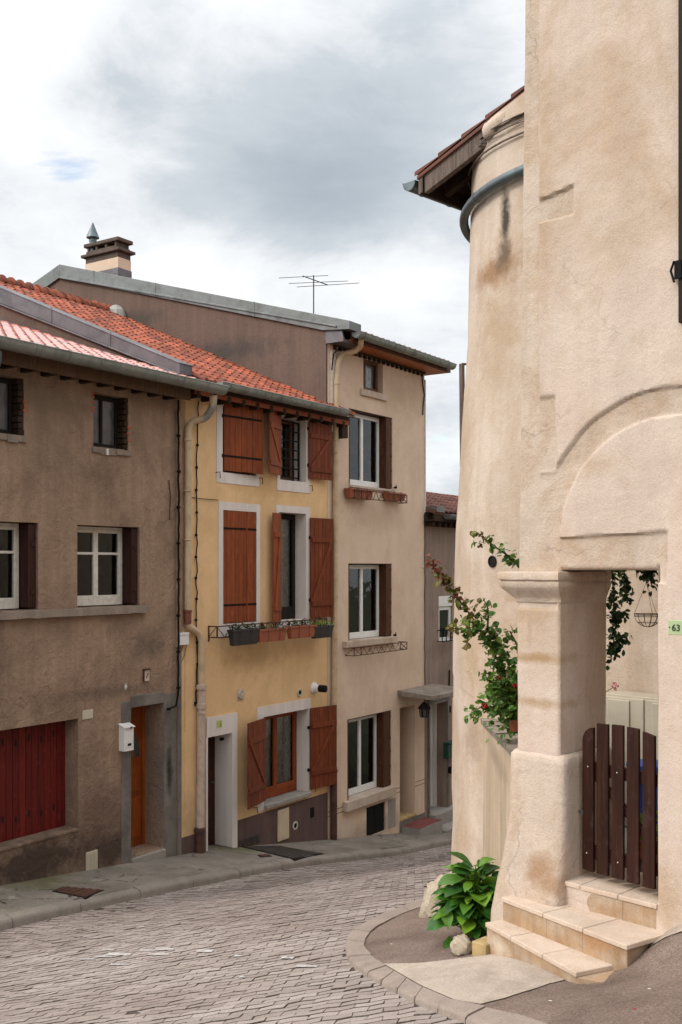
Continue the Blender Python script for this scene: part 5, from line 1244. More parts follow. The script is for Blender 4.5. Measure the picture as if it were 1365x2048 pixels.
# flared plinth of the pillar
m = MB(R); rows = [(-1.365, .0), (-1.375, .03), (-1.40, .048), (-1.44, .05), (-1.6, .052), (-1.85, .058), (-2.05, .075), (-2.2, .095), (-2.35, .12), (-2.6, .155), (-3.1, .17)]
b = len(m.v); n = 40
for z, o in rows:
    R1 = [(AL - o * 1.05 + .0, -WT), (AL - o * 1.05, o), (AO0 + .012 + min(o, .05) * .9, o), (AO0 + .012 + min(o, .05) * .9, -WT)]
    # rounded outline
    pts = []
    for k in range(n + 1):
        f = k / n * 3; s_ = min(2, int(f)); u = f - s_; A_, B_ = R1[s_], R1[s_ + 1]; a, q = A_[0] + (B_[0] - A_[0]) * u, A_[1] + (B_[1] - A_[1]) * u
        pts.append((a, q))
    for k in range(n + 1):
        a, q = pts[k]
        if 8 < k < n - 8:
            a0_, q0_ = pts[k - 1]; a1_, q1_ = pts[k + 1]; a, q = (a0_ + 2 * a + a1_) / 4, (q0_ + 2 * q + q1_) / 4
        j = .014 * mnoise.noise((a * 5, q * 5, z * 5)) + .006 * mnoise.noise((a * 15, q * 15, z * 15)); m.v.append(m.p(a + j * .4, q + j, z + j * .3))
w = n + 1
for i in range(len(rows) - 1):
    for k in range(n): m.f.append((b + i * w + k, b + i * w + k + 1, b + (i + 1) * w + k + 1, b + (i + 1) * w + k))
m.build('plinth', MT['stone_band'], sh, smooth=70)
# shuttered window at the frame edge
m = MB(R); ta = R.t(1357.5, .05); zb_ = R.hit(1360, 645, .05)[1]
for k in range(6): m.box(ta + k * .09, ta + k * .09 + .085, .02, .055, zb_, 3.9)
shw = m.build('shutter', MT['dark_frame'], sh, bevel=.004)
m = MB(R); zh = R.hit(1358, 540, .05)[1]; m.box(ta - .02, ta + .03, .055, .07, zh - .06, zh + .06); m.tube([(ta - .02, .07, zh + .06), (ta - .045, .07, zh), (ta - .02, .07, zh - .08)], .008, 6); m.build('latch', MT['iron'], shw)
# house number
def glyph(txt, size, parent, mat, t0, z0, q, fr, name='lettering'):
    cu_ = bpy.data.curves.new('lettering', 'FONT'); cu_.body = txt; cu_.size = size; cu_.extrude = .0015; cu_.offset = size * .012
    ob = bpy.data.objects.new('tmp', cu_); COL.objects.link(ob); bpy.context.view_layer.update()
    me = bpy.data.meshes.new_from_object(ob.evaluated_get(bpy.context.evaluated_depsgraph_get())); bpy.data.objects.remove(ob)
    mm = MB(fr); mm.v = [fr.w(t0 + v.co.x, q + v.co.z, z0 + v.co.y) for v in me.vertices]; mm.f = [tuple(pl.vertices) for pl in me.polygons]
    return mm.build(name, MT[mat], parent)
ta, zt_ = R.hit(1337.5, 1240, .03); zb_ = R.hit(1337.5, 1269, .03)[1]
sg = thing('house_number_sign', 'pale green enamel plate with black number 63 on the pinkish wall', 'number plate', tuple(R.w(ta + .09, 0, zb_)))
m = MB(R); m.box(ta, ta + .185, .014, .034, zb_, zt_); m.build('plate', MT['plate_green'], sg, bevel=.003)
glyph('63', .062, sg, 'ink', ta + .026, zb_ + (zt_ - zb_) * .27, .0355, R)
m = MB(R); m.lathe([(.0045, 0), (.005, .004), (.003, .005)], R.w(ta + .0105, .034, (zb_ + zt_) / 2 + .001), 12, R.N); m.build('screw', MT['ink'], sg)
glyph('3', .085, nb, 'ink', L.t(437.2), L.hit(439, 1452.5)[1], .0385, L); glyph('1', .075, nb2, 'ink', L.t(814), L.hit(815, 1410)[1] , .0125, L)
# ================================================================== steps
st = thing('stone_steps', 'three tiled stone steps curving up to the wooden gate', 'steps', tuple(R.w(-4.0, .3, -2.85)))
def rl(x, y): v = Vector((x, y, 0)); return v.dot(R.A), v.dot(R.N) + 6.48
A2, B2 = rl(1.192, 7.77), rl(1.846, 6.79); A1, B1 = rl(1.066, 7.72), rl(1.515, 6.775)
def step(poly, zt, zb, cuts, first, second):
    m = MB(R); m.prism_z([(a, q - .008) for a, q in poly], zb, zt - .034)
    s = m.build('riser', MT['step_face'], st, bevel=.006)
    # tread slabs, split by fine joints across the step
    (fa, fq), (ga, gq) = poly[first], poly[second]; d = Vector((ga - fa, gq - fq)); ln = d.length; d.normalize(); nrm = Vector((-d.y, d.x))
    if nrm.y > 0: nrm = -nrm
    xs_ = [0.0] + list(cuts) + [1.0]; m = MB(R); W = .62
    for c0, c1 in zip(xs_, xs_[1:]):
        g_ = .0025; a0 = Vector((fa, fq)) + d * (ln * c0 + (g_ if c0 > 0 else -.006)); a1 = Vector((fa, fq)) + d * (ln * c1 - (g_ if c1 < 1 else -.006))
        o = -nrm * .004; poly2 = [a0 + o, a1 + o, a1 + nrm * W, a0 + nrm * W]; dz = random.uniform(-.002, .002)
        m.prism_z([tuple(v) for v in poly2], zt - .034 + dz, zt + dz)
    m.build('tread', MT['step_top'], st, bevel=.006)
    m = MB(R)
    for c in cuts: c += random.uniform(-.06, .06); a0 = Vector((fa, fq)) + d * ln * c; m.prism_z([tuple(a0 - d * .001 + nrm * .0075), tuple(a0 + d * .001 + nrm * .0075), tuple(a0 + d * .001 + nrm * .02), tuple(a0 - d * .001 + nrm * .02)], zb + .02, zt - .036)
    m.build('joint_line', MT['grate'], st)
step([A1, B1, (B1[0] + .32, B1[1] - .10), (B1[0] + .3, 0.0), (A1[0], .05)], -2.61, -3.3, (.30, .66), 0, 1)
step([A2, B2, (B2[0] + .02, .0), (A2[0] + .02, -.0)], -2.44, -3.2, (.36, .68), 0, 1)
q3 = .035; step([(R.t(1101, q3), q3), (AO1 - .002, q3), (AO1 - .002, -.6), (R.t(1101, q3) + .02, -.6)], -2.27, -3.0, (.30, .66), 0, 1)
# ================================================================== gate
GA = Vector((1.765, 7.70, 0)); GB = Vector((2.245, 7.04, 0)); gd0 = (GB - GA).normalized(); GF = Frame(gd0, (gd0.y, -gd0.x), O=GA)
gt = thing('wooden_gate', 'dark brown wooden picket gate with a rounded top in the gateway', 'gate', tuple(GF.w(.4, 0, -2.2)))
gl_ = (GB - GA).length; pw, gap_ = .101, .033; zb_ = -2.205; prev = None
tops = [-1.19, -1.15, -1.142, -1.15, -1.165, -1.20, -1.3]
for k in range(6):
    a = .015 + k * (pw + gap_); tz = tops[k] + .03; m = MB(GF)
    if k == 0: arc_ = [(a + pw, tz)] + [(a + pw * (1 - math.sin(i * .26)) , tz - .11 * (1 - math.cos(i * .26))) for i in range(7)]
    else: arc_ = [(a + pw, tz - (.0 if k < 4 else .018)), (a, tz + (.004 if k > 2 else -.004))]
    m.prism([(a, zb_), (a + pw, zb_ + random.uniform(-.008, .008))] + arc_, -.012, .012); m.build('picket', MT['gate_wood'], gt, bevel=.004)
for f in (.21, .80):
    m = MB(GF); z = zb_ + .08 + (1.0 if f > .5 else .14) * .82 if 0 else (-1.46 if f > .5 else -2.07); m.box(.02, .83, -.048, -.013, z - .045, z + .045); m.build('rail', MT['gate_wood'], gt, bevel=.004)
m = MB(GF); m.prism([(.05, -1.505), (.14, -1.505), (.82, -2.025), (.73, -2.025)], -.045, -.014); m.build('brace', MT['gate_wood'], gt, bevel=.004)
m = MB(GF)
for k in (0, 2):
    a = .015 + k * (pw + gap_) + pw / 2
    for z in (-1.46, -2.07):
        for dx in (.0,): m.lathe([(.005, 0), (.004, .003), (.0, .004)], GF.w(a + dx + random.uniform(-.01, .01), .012, z + random.uniform(-.02, .02)), 8, GF.N)
m.build('screw', MT['white_frame'], gt)
m = MB(GF); m.tube([(.0, .01, -1.79), (-.03, .012, -1.79), (-.05, .0, -1.79)], .006, 6); m.box(-.01, .025, .012, .018, -1.80, -1.775); m.build('latch', MT['zinc'], gt)
# ================================================================== round cornered house behind
AC, QC = -6.373, -3.974
ARF = [(-4.5, 1.87), (-3.6, 1.845), (-2.94, 1.815), (-1.8, 1.803), (-.94, 1.797), (.43, 1.774), (1.34, 1.718), (2.49, 1.644), (4.2, 1.603), (6, 1.57)]
def RR(z): return lerp_tab(ARF, z)
E1a, E1q, E1z, RS = -8.062, -2.5, 4.49, .327
rh = thing('round_house', 'weathered lime rendered house with a rounded corner and rough verge timbers', 'house', tuple(R.w(AC, QC, -3.8)))
def tpath(s, z, off=0.0):
    """s<0 side wall, 0..1 quarter arc, >1 front wall (metres past the arc)"""
    r = RR(z) + off
    if s <= 0: return R.w(AC - r, QC + s, z)
    if s <= 1:
        a = s * math.pi / 2; return R.w(AC - math.cos(a) * r, QC + math.sin(a) * r, z)
    return R.w(AC + (s - 1), QC + r, z)
SS = [-27, -18, -12, -6, -3, -1.5, -.6] + [k / 40 for k in range(41)] + [1.1 + k * .1 for k in range(52)]
def topz(s):
    P = tpath(s, 4.6); a = P.dot(R.A); q = P.dot(R.N) + 6.48
    r = E1z + RS * (a - E1a)
    if s > .3: return min(r + .3, (HY - (348 - .786 * (CX + FP * min(.20, P.x / P.y) - 835))) / FP * P.y) - .02
    return r - .14
NZ = 120
m = MB(); 
for s in SS:
    zt = min(topz(s), 6.6)
    for k in range(NZ + 1):
        z = -9 + (zt + 9) * k / NZ; P = tpath(s, z, .012 * mnoise.noise((s * 3 if 0 <= s <= 1 else s, z * 1.1, 4)) + .006 * mnoise.noise((s * 9, z * 3.3, 8)) if s > -.6 else 0); m.v.append(P)
m.f = [(i * (NZ + 1) + k, (i + 1) * (NZ + 1) + k, (i + 1) * (NZ + 1) + k + 1, i * (NZ + 1) + k + 1) for i in range(len(SS) - 1) for k in range(NZ)]
m.build('wall', MT['tower_plaster'], rh, smooth=60)
def thit(px, py):
    r = Vector(((px - CX) / FP, 1, (HY - py) / FP)); best = None
    for i in range(0, 361):
        s = i / 200
        z = 0.0
        for _ in range(4):
            P = tpath(s, z); z = r.z * P.y
        e = abs(P.x / P.y - r.x)
        if best is None or e < best[0] - 1e-9 and P.y < best[3] + .5: best = (e, s, z, P.y)
    return best[1], best[2]
def relief(pxs, off, name='wall_relief'):
    poly = [thit(*p_) for p_ in pxs]; k = RR(0) * math.pi / 2
    mm = MB(); drape(mm, [(s * k, z) for s, z in poly], lambda x, y: 0.0, .06)
    nv = len(mm.v); top = []; mm2 = MB()
    for v in mm.v: top.append(tpath(v.x / k, v.y, off))
    mm2.add(top, mm.f)
    edges = {}
    for f in mm.f:
        for a, b in zip(f, f[1:] + f[:1]): edges[(a, b)] = 1
    for (a, b) in list(edges):
        if (b, a) not in edges:
            A_, B_ = mm.v[a], mm.v[b]; mm2.add([tpath(A_.x / k, A_.y, off), tpath(B_.x / k, B_.y, off), tpath(B_.x / k, B_.y, -.03), tpath(A_.x / k, A_.y, -.03)], [(0, 1, 2, 3)])
    return mm2.build(name, MT['tower_plaster'], rh, smooth=40)
relief([(934, 1745), (935, 1396), (952, 1395), (953, 1292), (958, 1270), (968, 1254), (984, 1240), (1004, 1228), (1036, 1218), (1060, 1216), (1060, 1745)], .011)
relief([(1003, 1330), (1012, 1310), (1036, 1297), (1060, 1295), (1060, 1345), (1003, 1345)], .05)
s_, z_ = thit(986, 1123); P = tpath(s_, z_, .01); nn = (P - R.w(AC, QC, P.z)).normalized()
m = MB(); m.lathe([(.058, -.02), (.062, .006), (.052, .008), (.048, -.01)], P, 18, nn); m.lathe([(.05, -.012), (.05, -.004)], P, 18, nn); m.build('vent_hole', MT['dark_frame'], rh, smooth=40)
# roof: eave runs away from the street, verge faces the street
RF = Frame((.7186, .6954), (-.6954, .7186), O=(0, 0, 0))        # t along the eave (away), q down the slope
tv, qe = 8.98, 8.062
m = MB(RF); roof_tiles(m, tv, tv + 7, qe, E1z, RS, 4.2, tw=.235, course=.358, lift=.042); p = m.p; m.hexa([p(tv + 7, qe, E1z - .1), p(tv + 28, qe, E1z - .1), p(tv + 28, qe - 4.2, E1z + 4.2 * RS - .1), p(tv + 7, qe - 4.2, E1z + 4.2 * RS - .1), p(tv + 7, qe, E1z), p(tv + 28, qe, E1z), p(tv + 28, qe - 4.2, E1z + 4.2 * RS), p(tv + 7, qe - 4.2, E1z + 4.2 * RS)]); rr_ = m.build('roof', MT['tile_dark'], rh, smooth=30)
m = MB(R); p = m.p
def verge(q0, q1, a0, a1, d0, d1): 
    z0, z1 = E1z + RS * (a0 - E1a), E1z + RS * (a1 - E1a)
    m.hexa([p(a0, q0, z0 - d1), p(a1, q0, z1 - d1), p(a1, q1, z1 - d1), p(a0, q1, z0 - d1), p(a0, q0, z0 - d0), p(a1, q0, z1 - d0), p(a1, q1, z1 - d0), p(a0, q1, z0 - d0)])
verge(E1q - .10, E1q - .03, E1a + .12, -6.3, .055, .26); m.build('verge_rafter', MT['old_beam'], rh, bevel=.006)
m = MB(R); p = m.p; verge(-9, E1q - .10, E1a + .06, -6.0, .06, .09)
for k in range(8): q = E1q - .35 - k * .5; verge(q - .09, q, E1a + .14, -6.4, .09, .22)
m.box(E1a + .06, E1a + .10, -9, E1q - .03, E1z - .22, E1z - .02); m.build('soffit', MT['dark_beam'], rh)
m = MB(R); verge(E1q - .05, E1q - .015, E1a + .04, E1a + .10, .03, .24); m.build('barge_end', MT['old_beam'], rh, bevel=.006)
m = MB(RF); gutter(m, tv + .01, tv + 6, qe + .10, E1z - .04, .095, .5); m.build('gutter', MT['pipe_teal'], rh, smooth=40)
m = MB(); random.seed(5)                                        # ragged plaster filling between wall and tiles
for k in range(18):
    a = -6.98 + k * .05; z = E1z + RS * (a - E1a) - .05; P = R.w(a, E1q - .03 + .03 + .01 * random.random(), z - .1); m.lathe([(.0, -.11), (.07, -.08), (.085, .0), (.06, .06), (.0, .075)], P, 8)
m.build('mortar_fill', MT['tower_plaster'], rh, smooth=60)
m = MB(); P = []
for k in range(24): s = 1.35 - k * 1.37 / 23; P.append(tpath(s, 4.10 - .0085 * k, .075))
P = [tpath(3.0, 4.16, .075), tpath(2.0, 4.13, .075)] + P; e = P[-1]
P += [e + Vector((-.02, .02, -.06)), e + Vector((-.025, .03, -.32)), e + Vector((.02, .12, -.40)), e + Vector((.25, .35, -.52))]; m.tube(P, .052, 12)
for k in (4, 13, 22, len(P) - 5):
    d = (P[k + 1] - P[k]).normalized(); m.lathe([(.056, -.02), (.06, 0), (.056, .02)], P[k], 12, d)
m.build('downpipe', MT['pipe_teal'], rh, smooth=50)
m = MB(); e = R.w(E1a + .0, E1q - 1.1, E1z - .14); m.lathe([(.03, -.22), (.05, -.1), (.085, .04)], e, 12); m.build('gutter_outlet', MT['zinc_gutter'], rh, smooth=40)
for j in range(8):
    m = MB() if j == 0 else m; off = random.uniform(.015, .05); zo = random.uniform(-.06, .06) if j < 6 else -.14; P = []
    for k in range(34):
        s = 1.5 - k * 1.62 / 33; P.append(tpath(s, 4.60 + zo + .018 * mnoise.noise((k * .35, j * 3, 0)) - (.05 if k > 26 else 0) * (k - 26) / 6, off + .006 * mnoise.noise((k * .5, j, 2))))
    m.tube(P, random.choice((.007, .009, .012)), 6)
m.build('cable_bundle', MT['old_beam'], rh, smooth=60)
m = MB()
for s in (1.02, .62, .35): P = tpath(s, 4.6, .035); m.lathe([(.02, -.085), (.05, -.04), (.05, .04), (.02, .085)], P, 9)
m.build('cable_clamp', MT['iron'], rh)
m = MB(); m.box(0, 0, 0, 0, 0, 0); 
P = px3(924, 728, 13.2); Q_ = px3(926, 850, 13.2); m = MB(); m.tube([P, Q_ + Vector((0, 0, -.6))], .035, 8); m.tube([P, P + Vector((.12, .02, .0))], .015, 6); m.build('vent_pipe', MT['old_beam'], rh)
# back of the little court
m = MB(R); drape(m, [(0, 0)] * 0 or [tuple(R.w(a, q, 0)[:2]) for a, q in ((-4.75, -.55), (-2.4, -.55), (-2.4, -2.6), (-5.2, -2.6))], lambda x, y: ZT - .01, .5); struct(m.build('court_floor', MT['concrete']))
m = MB(R); ax = R.t(1252, -2.0); m.box(ax, -2.2, -2.45, -2.05, -3, 3.0); m.build('wall', MT['tower_plaster'], rh, label='recessed back wall of the small court')
cb = thing('meter_cabinet', 'cream coloured double door cabinet behind the wooden gate', 'cabinet', tuple(R.w(-3.9, -1.9, ZT)))
qf = -1.72; zc_ = R.hit(1270, 1397, qf)[1]; a0, a1, a2 = R.t(1205, qf), R.t(1291, qf), R.t(1370, qf)
m = MB(R); m.box(a0 - .02, a2 + .02, qf - .3, qf, ZT, zc_ + .02); m.build('body', MT['ivory'], cb, bevel=.006)
for u, v in ((a0, a1 - .008), (a1 + .008, a2)):
    m = MB(R); m.box(u, v, qf, qf + .015, ZT + .1, zc_); m.box(u + .07, v - .13, qf + .015, qf + .03, ZT + .2, zc_ - .02); m.build('door', MT['ivory'], cb, bevel=.012)
bb = thing('blue_tub', 'bright blue plastic tub behind the gate pickets', 'tub', tuple(R.w(R.t(1297, -1.3), -1.3, ZT)))
m = MB(); c = R.w(R.t(1300, -1.2), -1.2, ZT); m.lathe([(.13, .0), (.15, .3), (.17, .66), (.165, .665), (.14, .3)], c, 24); m.build('body', MT['blue'], bb, smooth=40)
m = MB(); m.lathe([(.172, .56), (.178, .57), (.178, .60), (.172, .61)], c, 24); m.lathe([(.17, .655), (.185, .66), (.185, .69), (.17, .695)], c, 24); m.build('rim', MT['blue'], bb, smooth=40)
pp = thing('potted_plant', 'bushy pale green potted plant low behind the gate', 'plant', tuple(R.w(R.t(1302, -.75), -.75, ZT)))
c = R.w(R.t(1302, -.7), -.7, ZT); m = MB(); m.lathe([(.09, 0), (.12, .2), (.13, .21), (.11, .2)], c, 18); m.build('pot', MT['terracotta'], pp, smooth=40)
m = MB(); tuft(m, c + Vector((0, 0, .18)), (.16, .16), .24, 130, .06, .035); m.build('foliage', MT['rose_olive'] if 0 else MT['plant_lime'], pp)
# ================================================================== low garden wall
gwl = thing('garden_wall', 'low streaked garden wall with mossy stone coping beside the pillar', 'wall', (1.45, 9.5, -3.1))
W0, W1 = px3(1031, 1500, 8.02), px3(967, 1437, 11.0); th = Vector((.34, .12, 0)); m = MB(); N_ = 26; NV = 10
for i in range(N_ + 1):
    f = i / N_; T = W0.lerp(W1, f); T.z -= .05
    for k in range(NV + 1):
        z = T.z + (-4.2 - T.z) * k / NV; fl = .10 * (k / NV) ** 2; w = .008 * mnoise.noise((i * .5, k * .9, 0)); m.v.append(Vector((T.x - .0 - fl * .3 + w, T.y - fl * .2, z)))
    m.v.append(Vector((T.x, T.y, T.z)) + th)
w = NV + 2
m.f = [(i * w + k, (i + 1) * w + k, (i + 1) * w + k + 1, i * w + k + 1) for i in range(N_) for k in range(NV)] + [(i * w, i * w + NV + 1, (i + 1) * w + NV + 1, (i + 1) * w) for i in range(N_)]
b = len(m.v); m.v += [W0 + Vector((0, 0, -3)), W0 + th + Vector((0, 0, -3)), W0 + th, W0.copy(), W0 + th + Vector((0, 0, -3)), W1 + th + Vector((0, 0, -3)), W1 + th, W0 + th]
m.f += [(b + 4, b + 5, b + 6, b + 7)]
m.build('wall', MT['garden_wall'], gwl, smooth=60)
m = MB(); K = 7; random.seed(9)
for i in range(K):
    f0, f1 = i / K + .004, (i + 1) / K - .004
    A_, B_ = W0.lerp(W1, f0), W0.lerp(W1, f1); o = Vector((-.035, -.01, 0)); j = random.uniform(-.008, .008); u = Vector((0, 0, .0 + j)); d = Vector((0, 0, -.055))
    n = 5; b = len(m.v)
    for s in range(n + 1):
        P = A_.lerp(B_, s / n)
        for q in range(6):
            e = .008 * mnoise.noise((P.y * 8, q * 1.7, i)); m.v.append(P + o.lerp(th + Vector((.04, .01, 0)), q / 5) + u + Vector((e if q in (0, 5) else 0, 0, e * .8)))
        m.v.append(P + o + d + Vector((.01, 0, 0))); m.v.append(P + th + d)
    for s in range(n):
        for q in range(5): m.f.append((b + s * 8 + q, b + (s + 1) * 8 + q, b + (s + 1) * 8 + q + 1, b + s * 8 + q + 1))
        m.f.append((b + s * 8, b + s * 8 + 6, b + (s + 1) * 8 + 6, b + (s + 1) * 8)); m.f.append((b + s * 8 + 5, b + (s + 1) * 8 + 5, b + (s + 1) * 8 + 7, b + s * 8 + 7)); m.f.append((b + s * 8 + 6, b + s * 8 + 7, b + (s + 1) * 8 + 7, b + (s + 1) * 8 + 6))
    m.f.append((b, b + 1, b + 2, b + 3, b + 4, b + 5, b + 7, b + 6)); e = b + n * 8; m.f.append((e + 6, e + 7, e + 5, e + 4, e + 3, e + 2, e + 1, e))
m.build('coping', MT['coping'], gwl)
0 and print('G', gz(2.2,7.03), 'want', -2.43, gz(1.83,6.85), gz(1.515,6.775), 'want -2.66..-2.7', gz(1.07,7.72), 'want -2.85')
# ================================================================== rocks, hosta, roses, ivy
def rock(name, label, c, r, seed, mat='rock', zsq=1.0, sub=4):
    m = MB(); n1, n2 = 18 * sub // 3, 12 * sub // 3; random.seed(seed)
    for j in range(n2 + 1):
        ph = math.pi * j / n2
        for i in range(n1):
            a = 2 * math.pi * i / n1; d = Vector((math.sin(ph) * math.cos(a), math.sin(ph) * math.sin(a), math.cos(ph)))
            f = 1 + .28 * mnoise.noise(d * 1.6 + Vector((seed, 0, 0))) + .13 * mnoise.noise(d * 4 + Vector((0, seed, 0))) + .06 * mnoise.noise(d * 10)
            # flatten into facets
            q = Vector((math.copysign(abs(d.x) ** .75, d.x) * r[0], math.copysign(abs(d.y) ** .75, d.y) * r[1], math.copysign(abs(d.z) ** .75, d.z) * r[2])) * f
            m.v.append(Vector(c) + q)
    m.f = [(j * n1 + i, j * n1 + (i + 1) % n1, (j + 1) * n1 + (i + 1) % n1, (j + 1) * n1 + i) for j in range(n2) for i in range(n1)]
    return tag(m.build(name, MT[mat], smooth=40, loc=(c[0], c[1], c[2] - r[2])), label, 'rock')
P = ghit(862, 1838, gpave)
rk = rock('boulder', 'pale boulder leaning on the rounded house corner beside the broad leaved plant', (P.x + .09, P.y + .25, P.z + .11), (.13, .18, .19), 3.3)
v_ = rk.data.vertices
for v in v_: v.co.x += (v.co.z - .2) * .42
P = ghit(926, 1912, gpave); rock('boulder', 'small crumbly stone in front of the broad leaved plant', (P.x, P.y + .08, P.z + .045), (.075, .08, .07), 8.1)
P = ghit(858, 1842, gpave); rock('boulder', 'fist sized stone at the foot of the pale boulder', (P.x + .09, P.y + .02, P.z + .05), (.05, .05, .09), 5.5, sub=3)
P = ghit(957, 1912, gpave); bl = thing('concrete_block', 'yellowish rough block set against the lowest step', 'block', tuple(P))
m = MB(R); a, q = rl(P.x, P.y); m.box(a - .06, a + .07, q - .16, q, P.z - .05, P.z + .095); o = m.build('block', MT['block'], bl, bevel=.006)
# hosta like clump
P = ghit(945, 1885, gpave); c = Vector((P.x + .05, P.y + .18, P.z)); hs = thing('broadleaf_plant', 'lush clump of broad green leaves beside the stone steps', 'plant', tuple(c)); random.seed(17)
m = MB(); ms = MB()
for i in range(300):
    a = random.uniform(0, 6.283); el = random.uniform(.02, 1.0); rad = random.uniform(.02, .26); hgt = .05 + .52 * (1 - (rad / .30) ** 2) * random.uniform(.35, 1.0)
    b = c + Vector((math.cos(a) * rad * .85, math.sin(a) * rad * .8, hgt)); out = Vector((math.cos(a), math.sin(a), .6 - rad * 2.6 + random.uniform(-.2, .4)))
    ln = random.choice((random.uniform(.08, .15), random.uniform(.15, .27))); leaf(m, b, out, Vector((0, 0, 1)) + rv(.25), ln, ln * random.uniform(.48, .66), random.uniform(.3, 1.0), random.uniform(.06, .2), 6)
    ms.tube([c + Vector((math.cos(a) * rad * .3, math.sin(a) * rad * .3, 0)), c.lerp(b, .6), b], [.006, .005, .004], 5)
for (x, y, s) in ((968, 1772, .17), (1000, 1772, .16), (965, 1860, .24), (900, 1860, .2), (915, 1880, .18), (890, 1800, .2), (980, 1800, .2), (1000, 1790, .18)):
    b = px3(x, y + 12, c.y - .12); leaf(m, b, Vector((random.uniform(-.4, .2), -.7, .5 if y < 1800 else -.3)), Vector((0, -.4, 1)), s, s * .5, .6, .15, 6)
m.build('foliage', MT['hosta'], hs, smooth=60); ms.build('stems', MT['plant_lime'], hs)
P = ghit(878, 1790, gpave); cc = px3(888, 1778, 9.9); iv = thing('ivy_sprig', 'small dark creeper sprig growing over the pale boulder', 'plant', tuple(cc)); m = MB()
for i in range(46): b = cc + Vector((random.gauss(0, .06), random.gauss(0, .05), random.gauss(0, .035))); leaf(m, b, rv() + Vector((-.3, -.6, .2)), (0, -.3, 1), random.uniform(.03, .06), random.uniform(.025, .04), .4, n=3)
m.build('foliage', MT['ivy'], iv)
# climbing rose
fp = thing('flower_pot', 'small terracotta pot standing on the garden wall coping', 'flower pot', tuple(px3(1031, 1462, 8.55)))
c = px3(1031, 1462, 8.55); m = MB(); m.lathe([(.04, 0), (.055, .07), (.06, .075), (.06, .095), (.05, .095), (.045, .06)], c, 18); m.build('pot', MT['terracotta'], fp, smooth=40)
m = MB()
for i in range(40): b = c + Vector((random.gauss(0, .05), random.gauss(0, .05), .1 + random.uniform(0, .1))); leaf(m, b, rv() + Vector((0, 0, .4)), (0, 0, 1), .05, .03, .4, n=3)
m.build('foliage', MT['rose_leaf'], fp)
rb = thing('climbing_rose', 'straggling climbing rose with red young shoots against the pillar', 'rose bush', tuple(px3(1036, 1480, 8.75))); random.seed(33)
stems = [
 ([(1040, 1480, 8.8), (1025, 1390, 8.75), (1000, 1330, 8.7), (975, 1280, 8.65), (945, 1235, 8.6), (915, 1195, 8.55), (890, 1160, 8.5), (868, 1135, 8.5), (855, 1125, 8.5)], 15, 1.0),
 ([(1010, 1310, 8.7), (985, 1262, 8.6), (940, 1262, 8.5), (918, 1258, 8.45), (897, 1256, 8.4)], 8, .8),
 ([(1040, 1130, 8.9), (1012, 1108, 8.8), (985, 1090, 8.75), (962, 1072, 8.7), (950, 1062, 8.7)], 8, .8),
 ([(975, 1260, 8.6), (977, 1235, 8.55), (975, 1213, 8.5), (966, 1195, 8.5)], 6, .6),
 ([(1040, 1400, 8.8), (1005, 1375, 8.6), (975, 1360, 8.5), (968, 1340, 8.45)], 7, .5),
 ([(1035, 1420, 8.8), (1000, 1415, 8.5), (965, 1412, 8.4), (945, 1425, 8.35), (950, 1440, 8.3)], 9, .35),
 ([(1040, 1300, 8.8), (1020, 1262, 8.75), (1040, 1262, 8.8)], 5, .2),
 ([(1038, 1440, 8.75), (1010, 1395, 8.55), (985, 1385, 8.45), (970, 1395, 8.4)], 8, .4),
 ([(1035, 1380, 8.75), (1020, 1340, 8.6), (1010, 1300, 8.55)], 8, .1),
 ([(1038, 1440, 8.7), (1025, 1420, 8.5), (1000, 1440, 8.4)], 9, .1),
 ([(940, 1262, 8.5), (935, 1280, 8.45), (932, 1300, 8.42)], 4, .9),
]
mst = MB(); mg, mo, mr, mf = MB(), MB(), MB(), MB()
for pts, dens_, redness in stems:
    W = [px3(*p_) for p_ in pts]; mst.tube(W, [.010 - .007 * i / (len(W) - 1) for i in range(len(W))], 6, False)
    tot = len(W) - 1
    for i in range(tot):
        n = max(4, int((W[i + 1] - W[i]).length / .0068 * dens_ / 13))
        for k in range(n):
            f = (i + random.random()) / tot; b = W[i].lerp(W[i + 1], random.random()); young = f * redness
            thick = .055 * (1 - .65 * f) + .012
            b = b + rv(thick * .55)
            tgt = mg if young < random.uniform(.38, .62) else (mo if young < random.uniform(.66, .92) else mr)
            d0 = rv() + Vector((-.2, -.4, -.1)); s = random.uniform(.7, 1.2) * (1 - .25 * f)
            for q in range(random.choice((1, 2, 3))):
                leaf(tgt, b + rv(.012), d0 + rv(.7), Vector((-.2, -.3, 1)) + rv(.3), .066 * s, .046 * s, random.uniform(.1, .7), .12, 4)
c0 = px3(1020, 1400, 8.7)
for i in range(430):
    b = c0 + Vector((random.gauss(-.02, .075), random.gauss(0, .12), random.gauss(.03, .15)))
    leaf(mg, b, rv() + Vector((-.3, -.5, -.1)), Vector((-.2, -.3, 1)) + rv(.3), random.uniform(.04, .065), random.uniform(.028, .042), random.uniform(.1, .7), .12, 4)
for (x, y, Z) in ((969, 1412, 8.35), (998, 1356, 8.5), (1030, 1372, 8.4)):
    b = px3(x, y, Z)
    for k in range(16): leaf(mf, b, rv() + Vector((0, 0, .6)), rv(), .026, .022, .9, n=3)
mst.build('stems', MT['stem'], rb, smooth=60); mg.build('foliage', MT['rose_leaf'], rb); mo.build('foliage', MT['rose_olive'], rb, 'olive young leaves'); mr.build('foliage', MT['rose_red'], rb, 'red young leaves'); mf.build('flowers', MT['petal_red'], rb)
